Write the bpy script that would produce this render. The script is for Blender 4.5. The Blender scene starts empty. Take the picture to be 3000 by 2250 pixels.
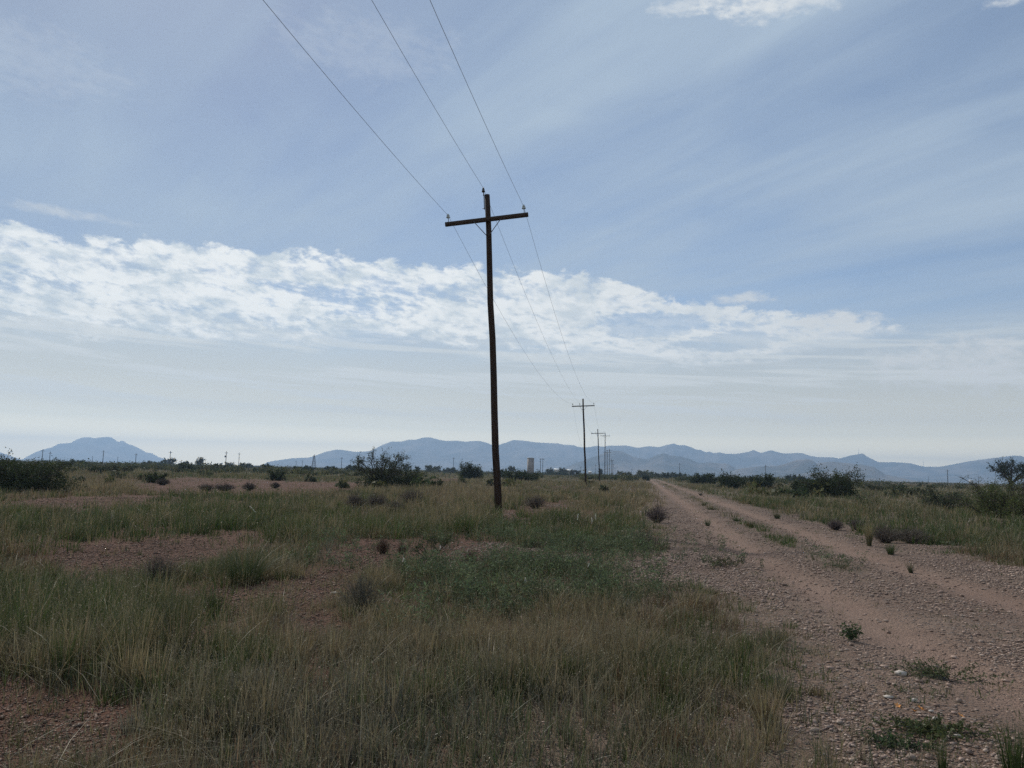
import bpy, math, random
import numpy as np
from mathutils import Vector, Matrix

# ------------------------------------------------------------------ camera, world, sun
S = bpy.context.scene
COL = S.collection
EYE = 1.6
FPX = 2254.0                      # focal length in photo pixels (3000 wide)
PITCH, ROLL = math.radians(6.5), math.radians(1.36)
cp, sp, cr, sr = math.cos(PITCH), math.sin(PITCH), math.cos(ROLL), math.sin(ROLL)
Fw = np.array([0, cp, sp]); R0 = np.array([1.0, 0, 0]); U0 = np.array([0, -sp, cp])
Rt = cr * R0 + sr * U0
Up = -sr * R0 + cr * U0
cam_d = bpy.data.cameras.new('camera'); cam = bpy.data.objects.new('camera', cam_d); COL.objects.link(cam)
cam_d.sensor_width = 36; cam_d.sensor_fit = 'HORIZONTAL'; cam_d.lens = 36 * FPX / 3000
cam_d.clip_start = 0.1; cam_d.clip_end = 60000
cam.matrix_world = Matrix(((Rt[0], Up[0], -Fw[0], 0), (Rt[1], Up[1], -Fw[1], 0), (Rt[2], Up[2], -Fw[2], EYE), (0, 0, 0, 1)))
S.camera = cam
S.view_settings.view_transform = 'Standard'; S.view_settings.look = 'None'
S.view_settings.exposure = 0.0; S.view_settings.gamma = 1.0
S.cycles.use_denoising = False
S.cycles.max_bounces = 6; S.cycles.diffuse_bounces = 3; S.cycles.transmission_bounces = 3
S.cycles.volume_bounces = 0

SUN_EL, SUN_AZ = math.radians(42), math.radians(-30)      # azimuth from +Y towards +X
sun_d = bpy.data.lights.new('sun', 'SUN'); sun_d.energy = 3.5; sun_d.angle = math.radians(2.5); sun_d.color = (1, .95, .87)
sun = bpy.data.objects.new('sun', sun_d); COL.objects.link(sun)
sv = Vector((math.sin(SUN_AZ) * math.cos(SUN_EL), math.cos(SUN_AZ) * math.cos(SUN_EL), math.sin(SUN_EL)))
sun.rotation_euler = (-sv).to_track_quat('-Z', 'Y').to_euler()

def ray(px, py):
    d = Fw * FPX + (px - 1500) * Rt - (py - 1125) * Up
    return d / np.linalg.norm(d)
def azel(px, py):
    d = ray(px, py)
    return math.atan2(d[0], d[1]), math.asin(d[2])
def ground(px, py):
    d = ray(px, py); t = EYE / max(1e-4, -d[2])
    return d[0] * t, d[1] * t
def at_dist(px, py, dist):                 # point on the ray at horizontal distance dist
    d = ray(px, py); t = dist / math.hypot(d[0], d[1])
    return d[0] * t, d[1] * t, EYE + d[2] * t
def hz(px): return 1382 + (px - 1500) * math.tan(ROLL)
def project(x, y, z=0.0):
    dx, dy, dz = x, y, z - EYE
    f = np.maximum(dx * Fw[0] + dy * Fw[1] + dz * Fw[2], 0.05)
    return 1500 + FPX * (dx * Rt[0] + dy * Rt[1] + dz * Rt[2]) / f, 1125 - FPX * (dx * Up[0] + dy * Up[1] + dz * Up[2]) / f

W = bpy.data.worlds.new('World'); S.world = W; W.use_nodes = True
class NT:
    def __init__(s, tree): s.t = tree; s.n = tree.nodes; s.l = tree.links
    def new(s, typ, **kw):
        nd = s.n.new(typ)
        for k, v in kw.items(): setattr(nd, k, v)
        return nd
    def put(s, sock, v):
        if isinstance(v, bpy.types.NodeSocket): s.l.new(v, sock)
        elif v is not None: sock.default_value = v
    def math(s, op, a, b=None, c=None, clamp=False):
        nd = s.new('ShaderNodeMath', operation=op, use_clamp=clamp)
        for i, v in enumerate((a, b, c)): s.put(nd.inputs[i], v)
        return nd.outputs[0]
    def mix(s, f, a, b):
        nd = s.new('ShaderNodeMix', data_type='RGBA')
        s.put(nd.inputs[0], f); s.put(nd.inputs[6], a); s.put(nd.inputs[7], b)
        return nd.outputs[2]
    def noise(s, vec, scale, detail=4, rough=.55, dist=0.0):
        nd = s.new('ShaderNodeTexNoise')
        if vec is not None: s.put(nd.inputs['Vector'], vec)
        nd.inputs['Scale'].default_value = scale; nd.inputs['Detail'].default_value = detail
        nd.inputs['Roughness'].default_value = rough; nd.inputs['Distortion'].default_value = dist
        return nd.outputs[0]
    def smooth(s, v, a, b, lo=0.0, hi=1.0):
        nd = s.new('ShaderNodeMapRange', interpolation_type='SMOOTHSTEP')
        s.put(nd.inputs[0], v)
        for i, q in zip((1, 2, 3, 4), (a, b, lo, hi)): s.put(nd.inputs[i], q)
        return nd.outputs[0]
    def xyz(s, x, y, z=0.0):
        nd = s.new('ShaderNodeCombineXYZ')
        for i, v in enumerate((x, y, z)): s.put(nd.inputs[i], v)
        return nd.outputs[0]
    def curve(s, v, pts):
        nd = s.new('ShaderNodeFloatCurve'); s.put(nd.inputs['Value'], v)
        c = nd.mapping.curves[0]
        c.points[0].location = pts[0]; c.points[-1].location = pts[-1]
        for p in pts[1:-1]: c.points.new(*p)
        nd.mapping.update()
        return nd.outputs[0]
    def mapping(s, vec, scale, rot=(0, 0, 0)):
        if any(rot):                       # turn first, then stretch
            nd = s.new('ShaderNodeMapping'); s.put(nd.inputs[0], vec); nd.inputs['Rotation'].default_value = rot; vec = nd.outputs[0]
        nd = s.new('ShaderNodeMapping'); s.put(nd.inputs[0], vec); nd.inputs['Scale'].default_value = scale
        return nd.outputs[0]

def build_world():
    n = NT(W.node_tree); n.n.clear()
    out = n.new('ShaderNodeOutputWorld'); bg = n.new('ShaderNodeBackground'); n.l.new(bg.outputs[0], out.inputs[0])
    bg.inputs[1].default_value = 0.10
    sky = n.new('ShaderNodeTexSky', sky_type='NISHITA'); sky.sun_disc = False
    sky.sun_elevation = SUN_EL; sky.sun_rotation = SUN_AZ; sky.altitude = 1300
    sky.air_density = 1.0; sky.dust_density = .7; sky.ozone_density = 1.0
    tc = n.new('ShaderNodeTexCoord'); sep = n.new('ShaderNodeSeparateXYZ'); n.l.new(tc.outputs['Generated'], sep.inputs[0])
    X, Y, Z = sep.outputs
    az = n.math('MULTIPLY', n.math('ARCTAN2', X, Y), 57.29578)
    el = n.math('MULTIPLY', n.math('ARCSINE', Z), 57.29578)
    # veil of thin high cloud, streaks lying along one compass direction on a flat layer overhead
    zz = n.math('MAXIMUM', n.math('ADD', Z, .10), .06)
    plane = n.xyz(n.math('DIVIDE', X, zz), n.math('DIVIDE', Y, zz))
    st = n.mapping(plane, (1.0, .16, 1), (0, 0, math.radians(-40)))
    streak = n.noise(st, 1.5, 5, .55, .5)
    broad = n.noise(plane, .55, 3, .5)
    veil = n.math('ADD', n.math('MULTIPLY', n.smooth(streak, .40, .64), .46), n.math('MULTIPLY', n.smooth(broad, .40, .60), .34))
    mott = n.noise(n.mapping(plane, (1.0, .45, 1), (0, 0, math.radians(-40))), 4.5, 5, .6, .8)
    veil = n.math('ADD', veil, n.math('MULTIPLY', n.math('SUBTRACT', mott, .5), .55))
    left = n.smooth(az, -45, 25, .06, .0)
    dim = n.new('ShaderNodeVectorMath', operation='SCALE'); n.l.new(sky.outputs[0], dim.inputs[0]); n.put(dim.inputs[3], n.smooth(az, -42, 25, .70, 1.0))
    veil = n.math('ADD', n.math('ADD', veil, left), .21, clamp=True)
    col = n.mix(veil, dim.outputs[0], (4.15, 5.15, 6.3, 1))
    # low haze whitening
    lowf = n.smooth(el, 13.0, 4.6)
    ramp = n.new('ShaderNodeValToRGB'); n.put(ramp.inputs[0], n.math('DIVIDE', el, 12.0, clamp=True))
    stops = [(0, (2.6, 2.15, 1.25)), (.083, (2.45, 2.05, 1.22)), (.167, (1.75, 1.54, 1.02)), (.25, (1.07, 1.02, .80)), (.333, (.81, .80, .69)), (.5, (.66, .675, .62)), (1, (.60, .64, .645))]
    cr_ = ramp.color_ramp; cr_.elements[0].position = 0; cr_.elements[1].position = 1
    for p, c in stops[1:-1]: cr_.elements.new(p)
    for e_, (p, c) in zip(cr_.elements, stops): e_.position = p; e_.color = (c[0] / 4, c[1] / 4, c[2] / 4, 1)
    vs = n.new('ShaderNodeVectorMath', operation='SCALE'); n.l.new(ramp.outputs[0], vs.inputs[0])
    n.put(vs.inputs[3], n.smooth(az, -20, 38, 40.6, 37.2))
    col = n.mix(lowf, col, vs.outputs[0])
    # the long bank of broken cloud: upper and lower edge as height over azimuth
    a01 = n.math('MULTIPLY', n.math('ADD', az, 40), 1 / 80.0, clamp=True)
    def edge(pts):
        q = []
        for px, py in pts:
            a, e = azel(px, py); q.append(((math.degrees(a) + 40) / 80, math.degrees(e) / 40))
        q = [(0, q[0][1])] + q + [(1, q[-1][1])]
        return n.math('MULTIPLY', n.curve(a01, q), 40)
    top = edge([(0, 640), (200, 690), (450, 705), (800, 730), (1150, 765), (1500, 790), (1770, 812), (1960, 870), (2150, 905), (2400, 915), (2620, 945), (2700, 980), (2990, 1010)])
    bot = edge([(0, 965), (400, 990), (800, 1005), (1150, 1000), (1450, 1035), (1750, 1060), (2100, 1075), (2350, 1030), (2550, 1000), (2680, 985), (2990, 1010)])
    ae = n.xyz(az, el)
    puff = n.noise(n.mapping(ae, (.45, .8, 1)), 1.0, 7, .62, .25)
    wisp = n.noise(n.mapping(ae, (.10, .62, 1), (0, 0, math.radians(4))), 1.0, 6, .6, .4)
    fine = n.noise(n.mapping(ae, (.9, 2.0, 1), (0, 0, math.radians(8))), 1.0, 5, .6, .2)
    pj = n.math('MULTIPLY', n.math('SUBTRACT', puff, .5), 3.6)
    wj = n.math('MULTIPLY', n.math('SUBTRACT', wisp, .5), 5.5)
    m_top = n.smooth(n.math('SUBTRACT', n.math('ADD', top, pj), el), -.10, .5)
    m_bot = n.smooth(n.math('SUBTRACT', el, n.math('ADD', bot, wj)), -.3, .9)
    depth = n.math('SUBTRACT', top, el)
    low_part = n.smooth(depth, .9, 2.6)
    tex = n.math('ADD', n.math('MULTIPLY', wisp, .6), n.math('MULTIPLY', fine, .4))
    hole = n.smooth(tex, .39, .53, .14, 1.0)
    lump = n.smooth(n.math('ADD', n.math('MULTIPLY', puff, .7), n.math('MULTIPLY', fine, .3)), .38, .53, .28, 1.0)
    holes = n.math('ADD', n.math('MULTIPLY', hole, low_part), n.math('MULTIPLY', lump, n.math('SUBTRACT', 1.0, low_part)))
    bank = n.math('MULTIPLY', n.math('MULTIPLY', m_top, m_bot), holes)
    def ell(px, py, rx, ry, jit=2.5):
        a, e = azel(px, py); a, e = math.degrees(a), math.degrees(e)
        dx = n.math('DIVIDE', n.math('SUBTRACT', az, a), rx); dy = n.math('DIVIDE', n.math('SUBTRACT', el, e), ry)
        r = n.math('ADD', n.math('MULTIPLY', dx, dx), n.math('MULTIPLY', dy, dy))
        return n.smooth(n.math('ADD', r, n.math('MULTIPLY', n.math('SUBTRACT', tex, .5), jit * 2)), .5, 1.2, .35, 1.0)
    for hb in ((1900, 955, 4.2, 1.0), (2150, 1000, 3.2, .7), (2560, 1035, 4.0, .55)):
        bank = n.math('MULTIPLY', bank, ell(*hb))
    shade = n.smooth(n.math('ADD', n.math('MULTIPLY', n.noise(n.mapping(ae, (.30, .55, 1)), 1.0, 4, .55, .2), .65), n.math('MULTIPLY', fine, .35)), .38, .58)
    ccol = n.mix(shade, (6.1, 6.85, 7.3, 1), (9.3, 9.5, 9.35, 1))
    ccol = n.mix(n.smooth(az, -12, 34), ccol, (7.2, 7.5, 7.6, 1))
    col = n.mix(n.math('MULTIPLY', bank, .95), col, ccol)
    # thin flat streaks lower down
    w2 = n.noise(n.mapping(ae, (.055, 1.1, 1), (0, 0, math.radians(2.5))), 1.0, 5, .6, .3)
    s2 = n.math('MULTIPLY', n.smooth(w2, .46, .60), n.math('MULTIPLY', n.smooth(el, 3.0, 5.5), n.smooth(el, 11.0, 8.0)))
    col = n.mix(n.math('MULTIPLY', s2, .8), col, (7.1, 7.45, 7.4, 1))
    # puffs at the top right
    def blob(px, py, rx, ry, amt):
        a, e = azel(px, py); a, e = math.degrees(a), math.degrees(e)
        dx = n.math('DIVIDE', n.math('SUBTRACT', az, a), rx); dy = n.math('DIVIDE', n.math('SUBTRACT', el, e), ry)
        r = n.math('ADD', n.math('MULTIPLY', dx, dx), n.math('MULTIPLY', dy, dy))
        v = n.math('ADD', n.math('SUBTRACT', 1.0, r), n.math('MULTIPLY', n.math('SUBTRACT', n.math('ADD', n.math('MULTIPLY', puff, .5), n.math('MULTIPLY', fine, .5)), .5), 4.2))
        return n.math('MULTIPLY', n.smooth(v, .1, 1.3), amt)
    for b in ((2200, -5, 4.6, 1.3, .85), (2000, 20, 3.2, .8, .6), (2960, -8, 2.0, .5, .6), (2850, 1065, 8.0, 2.2, .9), (2450, 940, 4.0, .9, .8), (2180, 872, 3.0, .6, .8), (1080, 140, 9, 2.8, .14), (60, 170, 8, 3, .14), (2300, 2, 6, 1.5, .6), (200, 625, 5, .5, .5)):
        col = n.mix(blob(*b), col, (7.6, 7.9, 8.0, 1) if b[1] < 500 else (6.7, 7.0, 7.15, 1))
    # below the horizon: plain earth tone for the light that comes from below the ground's rim
    col = n.mix(n.smooth(el, -.3, -2.5), col, (1.2, 1.05, .9, 1))
    n.l.new(col, bg.inputs[0])
build_world()

# ------------------------------------------------------------------ helpers
rng = np.random.default_rng(7)
_tab = np.random.default_rng(3).random((256, 256))
def vnoise(x, y):
    x = np.asarray(x, float); y = np.asarray(y, float)
    xi = np.floor(x).astype(int); yi = np.floor(y).astype(int)
    fx = x - xi; fy = y - yi; fx = fx * fx * (3 - 2 * fx); fy = fy * fy * (3 - 2 * fy)
    a = _tab[xi & 255, yi & 255]; b = _tab[(xi + 1) & 255, yi & 255]; c = _tab[xi & 255, (yi + 1) & 255]; d = _tab[(xi + 1) & 255, (yi + 1) & 255]
    return (a * (1 - fx) + b * fx) * (1 - fy) + (c * (1 - fx) + d * fx) * fy
def fbm(x, y, oct=4):
    s = 0; amp = .5; tot = 0
    for i in range(oct):
        s = s + amp * vnoise(x * 2 ** i + 17.3 * i, y * 2 ** i + 5.1 * i); tot += amp; amp *= .5
    return s / tot
def sstep(a, b, v):
    t = np.clip((v - a) / (b - a), 0, 1); return t * t * (3 - 2 * t)

ROAD_AZ = azel(1885, hz(1885))[0]
rc, rs = math.cos(ROAD_AZ), math.sin(ROAD_AZ)
def road_st(x, y):                          # sideways offset and distance along the track
    return x * rc - y * rs, x * rs + y * rc
def bend(t): return .75 * np.exp(-np.clip(t - 4, -4, 400) / 5.0)
def terrain(x, y):
    x = np.asarray(x, float); y = np.asarray(y, float)
    r = np.hypot(x, y)
    h = .10 * (fbm(x * .22 + 9, y * .22, 3) - .5) * np.clip(r / 6, 0, 1)
    h = h + .05 * (fbm(x * 1.3, y * 1.3 + 4, 3) - .5)
    s, t = road_st(x, y); u = s - bend(t)
    on = sstep(.9, 2.0, u) * sstep(6.4, 5.2, u)
    h = h * (1 - .75 * on)
    wob = .15 * (fbm(t * .15, 3.3, 2) - .5)
    h = h - .07 * np.exp(-((u - 2.25 - wob) / .42) ** 2) - .07 * np.exp(-((u - 4.6 - wob) / .42) ** 2) + .03 * on
    return h

def mk_mesh(name, V, F, mat, col=None, smooth=False, parent=None, link=True):
    """V (n,3); F list of int arrays (m,k); one mesh object"""
    me = bpy.data.meshes.new(name)
    V = np.ascontiguousarray(V, np.float32)
    F = [np.asarray(f) for f in (F if isinstance(F, list) else [F]) if len(f)]
    me.vertices.add(len(V)); me.vertices.foreach_set('co', V.ravel())
    loops = np.concatenate([f.ravel() for f in F]).astype(np.int32)
    cnt = np.concatenate([np.full(len(f), f.shape[1]) for f in F])
    start = np.concatenate([[0], np.cumsum(cnt)[:-1]]).astype(np.int32)
    me.loops.add(len(loops)); me.loops.foreach_set('vertex_index', loops)
    me.polygons.add(len(cnt)); me.polygons.foreach_set('loop_start', start)
    if smooth: me.polygons.foreach_set('use_smooth', np.ones(len(cnt), bool))
    me.update(calc_edges=True)
    if col is not None:
        at = me.color_attributes.new('Col', 'FLOAT_COLOR', 'POINT')
        c = np.ones((len(V), 4), np.float32); c[:, :3] = col
        at.data.foreach_set('color', c.ravel())
    me.materials.append(mat)
    o = bpy.data.objects.new(name, me)
    if link: COL.objects.link(o)
    if parent is not None: o.parent = parent
    return o
def tag(o, label=None, cat=None, group=None, kind=None):
    if label: o['label'] = label
    if cat: o['category'] = cat
    if group: o['group'] = group
    if kind: o['kind'] = kind
    return o
def empty(name, loc, label, cat, group=None):
    o = bpy.data.objects.new(name, None); COL.objects.link(o); o.location = loc; o.empty_display_size = .2
    return tag(o, label, cat, group)
def copy_thing(o, loc, label, rot=None, scale=None):
    c = o.copy(); COL.objects.link(c); c.location = loc; c['label'] = label
    if rot is not None: c.rotation_euler = rot
    if scale is not None: c.scale = scale
    for ch in list(o.children):
        k = ch.copy(); COL.objects.link(k); k.parent = c
        for g in list(ch.children):
            q = g.copy(); COL.objects.link(q); q.parent = k
    return c
class MB:                                   # collects simple solids into one mesh
    def __init__(s): s.v = []; s.f4 = []; s.f3 = []; s.n = 0
    def add(s, v, quads=(), tris=()):
        v = np.asarray(v, float); s.v.append(v)
        for q in quads: s.f4.append([i + s.n for i in q])
        for q in tris: s.f3.append([i + s.n for i in q])
        s.n += len(v)
    def tube(s, pts, radii, sides=8, cap=True):
        pts = np.asarray(pts, float); k = len(pts)
        if np.isscalar(radii): radii = [radii] * k
        d = np.gradient(pts, axis=0); d /= np.linalg.norm(d, axis=1)[:, None]
        ref = np.array([0, 0, 1.0]) if abs(d[0][2]) < .8 else np.array([1.0, 0, 0])
        vs = []
        for p, t, r in zip(pts, d, radii):
            a = np.cross(ref, t); a /= np.linalg.norm(a); b = np.cross(t, a)
            for j in range(sides):
                th = 2 * math.pi * j / sides; vs.append(p + r * (math.cos(th) * a + math.sin(th) * b))
        q = [(i * sides + j, i * sides + (j + 1) % sides, (i + 1) * sides + (j + 1) % sides, (i + 1) * sides + j) for i in range(k - 1) for j in range(sides)]
        n0 = len(vs); tr = []
        if cap:
            vs += [pts[0], pts[-1]]
            tr = [(n0, (j + 1) % sides, j) for j in range(sides)] + [(n0 + 1, (k - 1) * sides + j, (k - 1) * sides + (j + 1) % sides) for j in range(sides)]
        s.add(vs, q, tr)
    def lathe(s, prof, c=(0, 0, 0), sides=14):
        vs = [(c[0] + r * math.cos(2 * math.pi * j / sides), c[1] + r * math.sin(2 * math.pi * j / sides), c[2] + z) for r, z in prof for j in range(sides)]
        s.add(vs, [(i * sides + j, i * sides + (j + 1) % sides, (i + 1) * sides + (j + 1) % sides, (i + 1) * sides + j) for i in range(len(prof) - 1) for j in range(sides)])
    def box(s, c, h, bev=0.0):
        x, y, z = h
        if bev <= 0:
            v = [(c[0] + a * x, c[1] + b * y, c[2] + d * z) for d in (-1, 1) for a, b in ((-1, -1), (1, -1), (1, 1), (-1, 1))]
            s.add(v, [(3, 2, 1, 0), (4, 5, 6, 7)] + [(i, (i + 1) % 4, 4 + (i + 1) % 4, 4 + i) for i in range(4)]); return
        ring = [(-x + bev, -y), (x - bev, -y), (x, -y + bev), (x, y - bev), (x - bev, y), (-x + bev, y), (-x, y - bev), (-x, -y + bev)]
        v = [(c[0] + a, c[1] + b, c[2] + d) for d in (-z, z) for a, b in ring]
        s.add(v, [(i, (i + 1) % 8, 8 + (i + 1) % 8, 8 + i) for i in range(8)] + [(8, 9, 10, 15), (15, 10, 11, 14), (14, 11, 12, 13), (7, 2, 1, 0), (6, 3, 2, 7), (5, 4, 3, 6)])
    def build(s, name, mat, parent=None, smooth=False, link=True):
        F = []
        if s.f4: F.append(np.array(s.f4))
        if s.f3: F.append(np.array(s.f3))
        return mk_mesh(name, np.concatenate(s.v), F, mat, smooth=smooth, parent=parent, link=link)

# ------------------------------------------------------------------ materials
def new_mat(name):
    m = bpy.data.materials.new(name); m.use_nodes = True; n = NT(m.node_tree); n.n.clear()
    out = n.new('ShaderNodeOutputMaterial'); return m, n, out
def mat_leaf(name, trans=.35, gloss=.04):
    m, n, out = new_mat(name)
    at = n.new('ShaderNodeVertexColor'); at.layer_name = 'Col'
    d = n.new('ShaderNodeBsdfDiffuse'); t = n.new('ShaderNodeBsdfTranslucent'); g = n.new('ShaderNodeBsdfGlossy'); g.inputs['Roughness'].default_value = .45
    n.l.new(at.outputs[0], d.inputs[0]); n.l.new(at.outputs[0], t.inputs[0])
    a = n.new('ShaderNodeMixShader'); a.inputs[0].default_value = trans
    n.l.new(d.outputs[0], a.inputs[1]); n.l.new(t.outputs[0], a.inputs[2])
    b = n.new('ShaderNodeMixShader'); b.inputs[0].default_value = gloss
    n.l.new(a.outputs[0], b.inputs[1]); n.l.new(g.outputs[0], b.inputs[2]); n.l.new(b.outputs[0], out.inputs[0])
    return m
def mat_plain(name, c1, c2, scale=8, stretch=(1, 1, 1), rough=.8, spec=.25, bump=.0, detail=5):
    m, n, out = new_mat(name)
    tc = n.new('ShaderNodeTexCoord'); v = n.mapping(tc.outputs['Object'], stretch)
    f = n.noise(v, scale, detail, .6)
    p = n.new('ShaderNodeBsdfPrincipled'); p.inputs['Roughness'].default_value = rough; p.inputs['Specular IOR Level'].default_value = spec
    n.l.new(n.mix(n.smooth(f, .3, .7), (*c1, 1), (*c2, 1)), p.inputs['Base Color'])
    if bump:
        b = n.new('ShaderNodeBump'); b.inputs['Strength'].default_value = bump; b.inputs['Distance'].default_value = .02
        n.l.new(f, b.inputs['Height']); n.l.new(b.outputs[0], p.inputs['Normal'])
    n.l.new(p.outputs[0], out.inputs[0]); return m
M_leaf = mat_leaf('leaf', .38, .012); M_grass = mat_leaf('grass', .38, .03); M_twig = mat_leaf('dry_twig', .08, .02)
M_bark = mat_plain('bark', (.035, .027, .022), (.075, .06, .05), 14, (1, 1, .3))
M_wood = mat_plain('pole_wood', (.010, .007, .006), (.058, .036, .026), 9, (6, 6, .22), .85, .15, .5)
M_arm = mat_plain('arm_wood', (.024, .016, .012), (.065, .045, .034), 9, (.3, 6, 6), .85, .15, .5)
M_steel = mat_plain('dark_steel', (.05, .05, .055), (.09, .085, .085), 20, rough=.5, spec=.5)
M_cable = mat_plain('cable', (.13, .135, .15), (.20, .205, .22), 3, rough=.5, spec=.4)
M_porc = mat_plain('brown_porcelain', (.02, .015, .015), (.035, .025, .022), 10, rough=.25, spec=.5)
M_paint = mat_plain('white_roof', (.72, .72, .70), (.82, .82, .80), 2, rough=.6)
M_wallp = mat_plain('pale_wall', (.42, .38, .33), (.52, .48, .43), 2, rough=.9)
M_conc = mat_plain('concrete', (.21, .185, .17), (.31, .275, .255), .7, (1, 1, .4), .9, .2, .3)
M_greypole = mat_plain('grey_pole', (.05, .05, .055), (.09, .085, .085), 3, (1, 1, .2))
def mat_glass():
    m, n, out = new_mat('aqua_glass')
    p = n.new('ShaderNodeBsdfPrincipled'); p.inputs['Base Color'].default_value = (.22, .5, .52, 1); p.inputs['Roughness'].default_value = .08
    p.inputs['Transmission Weight'].default_value = .55; p.inputs['IOR'].default_value = 1.5
    tc = n.new('ShaderNodeTexCoord'); f = n.noise(tc.outputs['Object'], 12, 3)
    n.l.new(n.mix(f, (.42, .50, .52, 1), (.58, .64, .65, 1)), p.inputs['Base Color'])
    n.l.new(p.outputs[0], out.inputs[0]); return m
M_glass = mat_glass()
def mat_flat(name, c):
    m, n, out = new_mat(name); d = n.new('ShaderNodeBsdfDiffuse'); tc = n.new('ShaderNodeTexCoord')
    f = n.noise(tc.outputs['Object'], 60, 2)
    n.l.new(n.mix(f, tuple(k * .8 for k in c) + (1,), tuple(min(1, k * 1.1) for k in c) + (1,)), d.inputs[0])
    n.l.new(d.outputs[0], out.inputs[0]); return m
M_white = mat_flat('white_petal', (.8, .8, .74)); M_orange = mat_flat('orange_petal', (.85, .38, .12))

def mat_soil(name, road):
    m, n, out = new_mat(name)
    geo = n.new('ShaderNodeNewGeometry'); P = geo.outputs['Position']
    at = n.new('ShaderNodeVertexColor'); at.layer_name = 'Col'
    sepc = n.new('ShaderNodeSeparateColor'); n.l.new(at.outputs[0], sepc.inputs[0])
    cover, rut, far = sepc.outputs
    big = n.noise(P, .35, 4, .6); mid = n.noise(P, 2.3, 5, .65); fine = n.noise(P, 26, 4, .7)
    vo = n.new('ShaderNodeTexVoronoi'); n.put(vo.inputs['Vector'], n.mapping(P, (1, 1, 1))); vo.inputs['Scale'].default_value = 17
    vo2 = n.new('ShaderNodeTexVoronoi'); n.put(vo2.inputs['Vector'], P); vo2.inputs['Scale'].default_value = 46
    base = n.mix(n.smooth(big, .35, .65), (.150, .096, .068, 1), (.215, .148, .108, 1))
    base = n.mix(n.math('MULTIPLY', n.smooth(mid, .45, .72), .6), base, (.110, .064, .046, 1))
    # stones: each cell its own tone
    sepv = n.new('ShaderNodeSeparateColor'); n.l.new(vo.outputs['Color'], sepv.inputs[0])
    stone = n.mix(sepv.outputs[0], (.075, .054, .046, 1), (.31, .255, .215, 1))
    sm = n.math('MULTIPLY', n.smooth(vo.outputs['Distance'], .5, .28), n.smooth(sepv.outputs[1], .35, .6))
    sepw = n.new('ShaderNodeSeparateColor'); n.l.new(vo2.outputs['Color'], sepw.inputs[0])
    stone2 = n.mix(sepw.outputs[0], (.07, .05, .042, 1), (.28, .225, .19, 1))
    sm2 = n.math('MULTIPLY', n.smooth(vo2.outputs['Distance'], .55, .3), .75)
    keep = n.smooth(rut, .85, .15, .12, 1.0)
    c = n.mix(n.math('MULTIPLY', sm2, n.math('ADD', n.math('MULTIPLY', keep, .7), .3)), base, stone2)
    c = n.mix(n.math('MULTIPLY', sm, keep), c, stone)
    c = n.mix(n.math('MULTIPLY', rut, .62), c, (.280, .185, .142, 1))
    c = n.mix(n.math('MULTIPLY', fine, .35), c, (.13, .095, .078, 1))
    dot = n.new('ShaderNodeVectorMath', operation='DOT_PRODUCT'); n.l.new(P, dot.inputs[0]); dot.inputs[1].default_value = (rc, -rs, 0)
    lf = n.smooth(n.math('ADD', dot.outputs['Value'], n.math('MULTIPLY', n.math('SUBTRACT', big, .5), 3.0)), .2, -2.2)
    mul = n.new('ShaderNodeMix', data_type='RGBA', blend_type='MULTIPLY'); n.put(mul.inputs[0], lf); n.put(mul.inputs[6], c); mul.inputs[7].default_value = (.66, .47, .41, 1); c = mul.outputs[2]
    veg = n.mix(n.smooth(mid, .35, .65), (.060, .062, .032, 1), (.12, .105, .06, 1))
    veg = n.mix(n.smooth(n.noise(P, .03, 4, .6), .4, .6), veg, (.075, .07, .036, 1))
    c = n.mix(n.math('MULTIPLY', cover, far), c, veg)
    p = n.new('ShaderNodeBsdfPrincipled'); p.inputs['Roughness'].default_value = .95; p.inputs['Specular IOR Level'].default_value = .12
    n.l.new(c, p.inputs['Base Color'])
    hgt = n.math('ADD', n.math('MULTIPLY', n.math('MULTIPLY', sm, keep), .8), n.math('ADD', n.math('MULTIPLY', sm2, .3), n.math('MULTIPLY', fine, .4)))
    b = n.new('ShaderNodeBump'); b.inputs['Strength'].default_value = 1.0; b.inputs['Distance'].default_value = .045
    n.l.new(hgt, b.inputs['Height']); n.l.new(b.outputs[0], p.inputs['Normal'])
    n.l.new(p.outputs[0], out.inputs[0]); return m
M_soil = mat_soil('soil', 0)
def mat_hill():
    m, n, out = new_mat('hill_rock')
    geo = n.new('ShaderNodeNewGeometry'); P = geo.outputs['Position']
    f = n.noise(P, .004, 6, .65); g = n.noise(P, .02, 4, .6)
    c = n.mix(n.smooth(f, .35, .65), (.05, .05, .035, 1), (.20, .165, .13, 1))
    c = n.mix(n.math('MULTIPLY', n.smooth(g, .45, .7), .6), c, (.05, .055, .035, 1))
    d = n.new('ShaderNodeBsdfDiffuse'); n.l.new(c, d.inputs[0]); n.l.new(d.outputs[0], out.inputs[0]); return m
M_hill = mat_hill()

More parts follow.
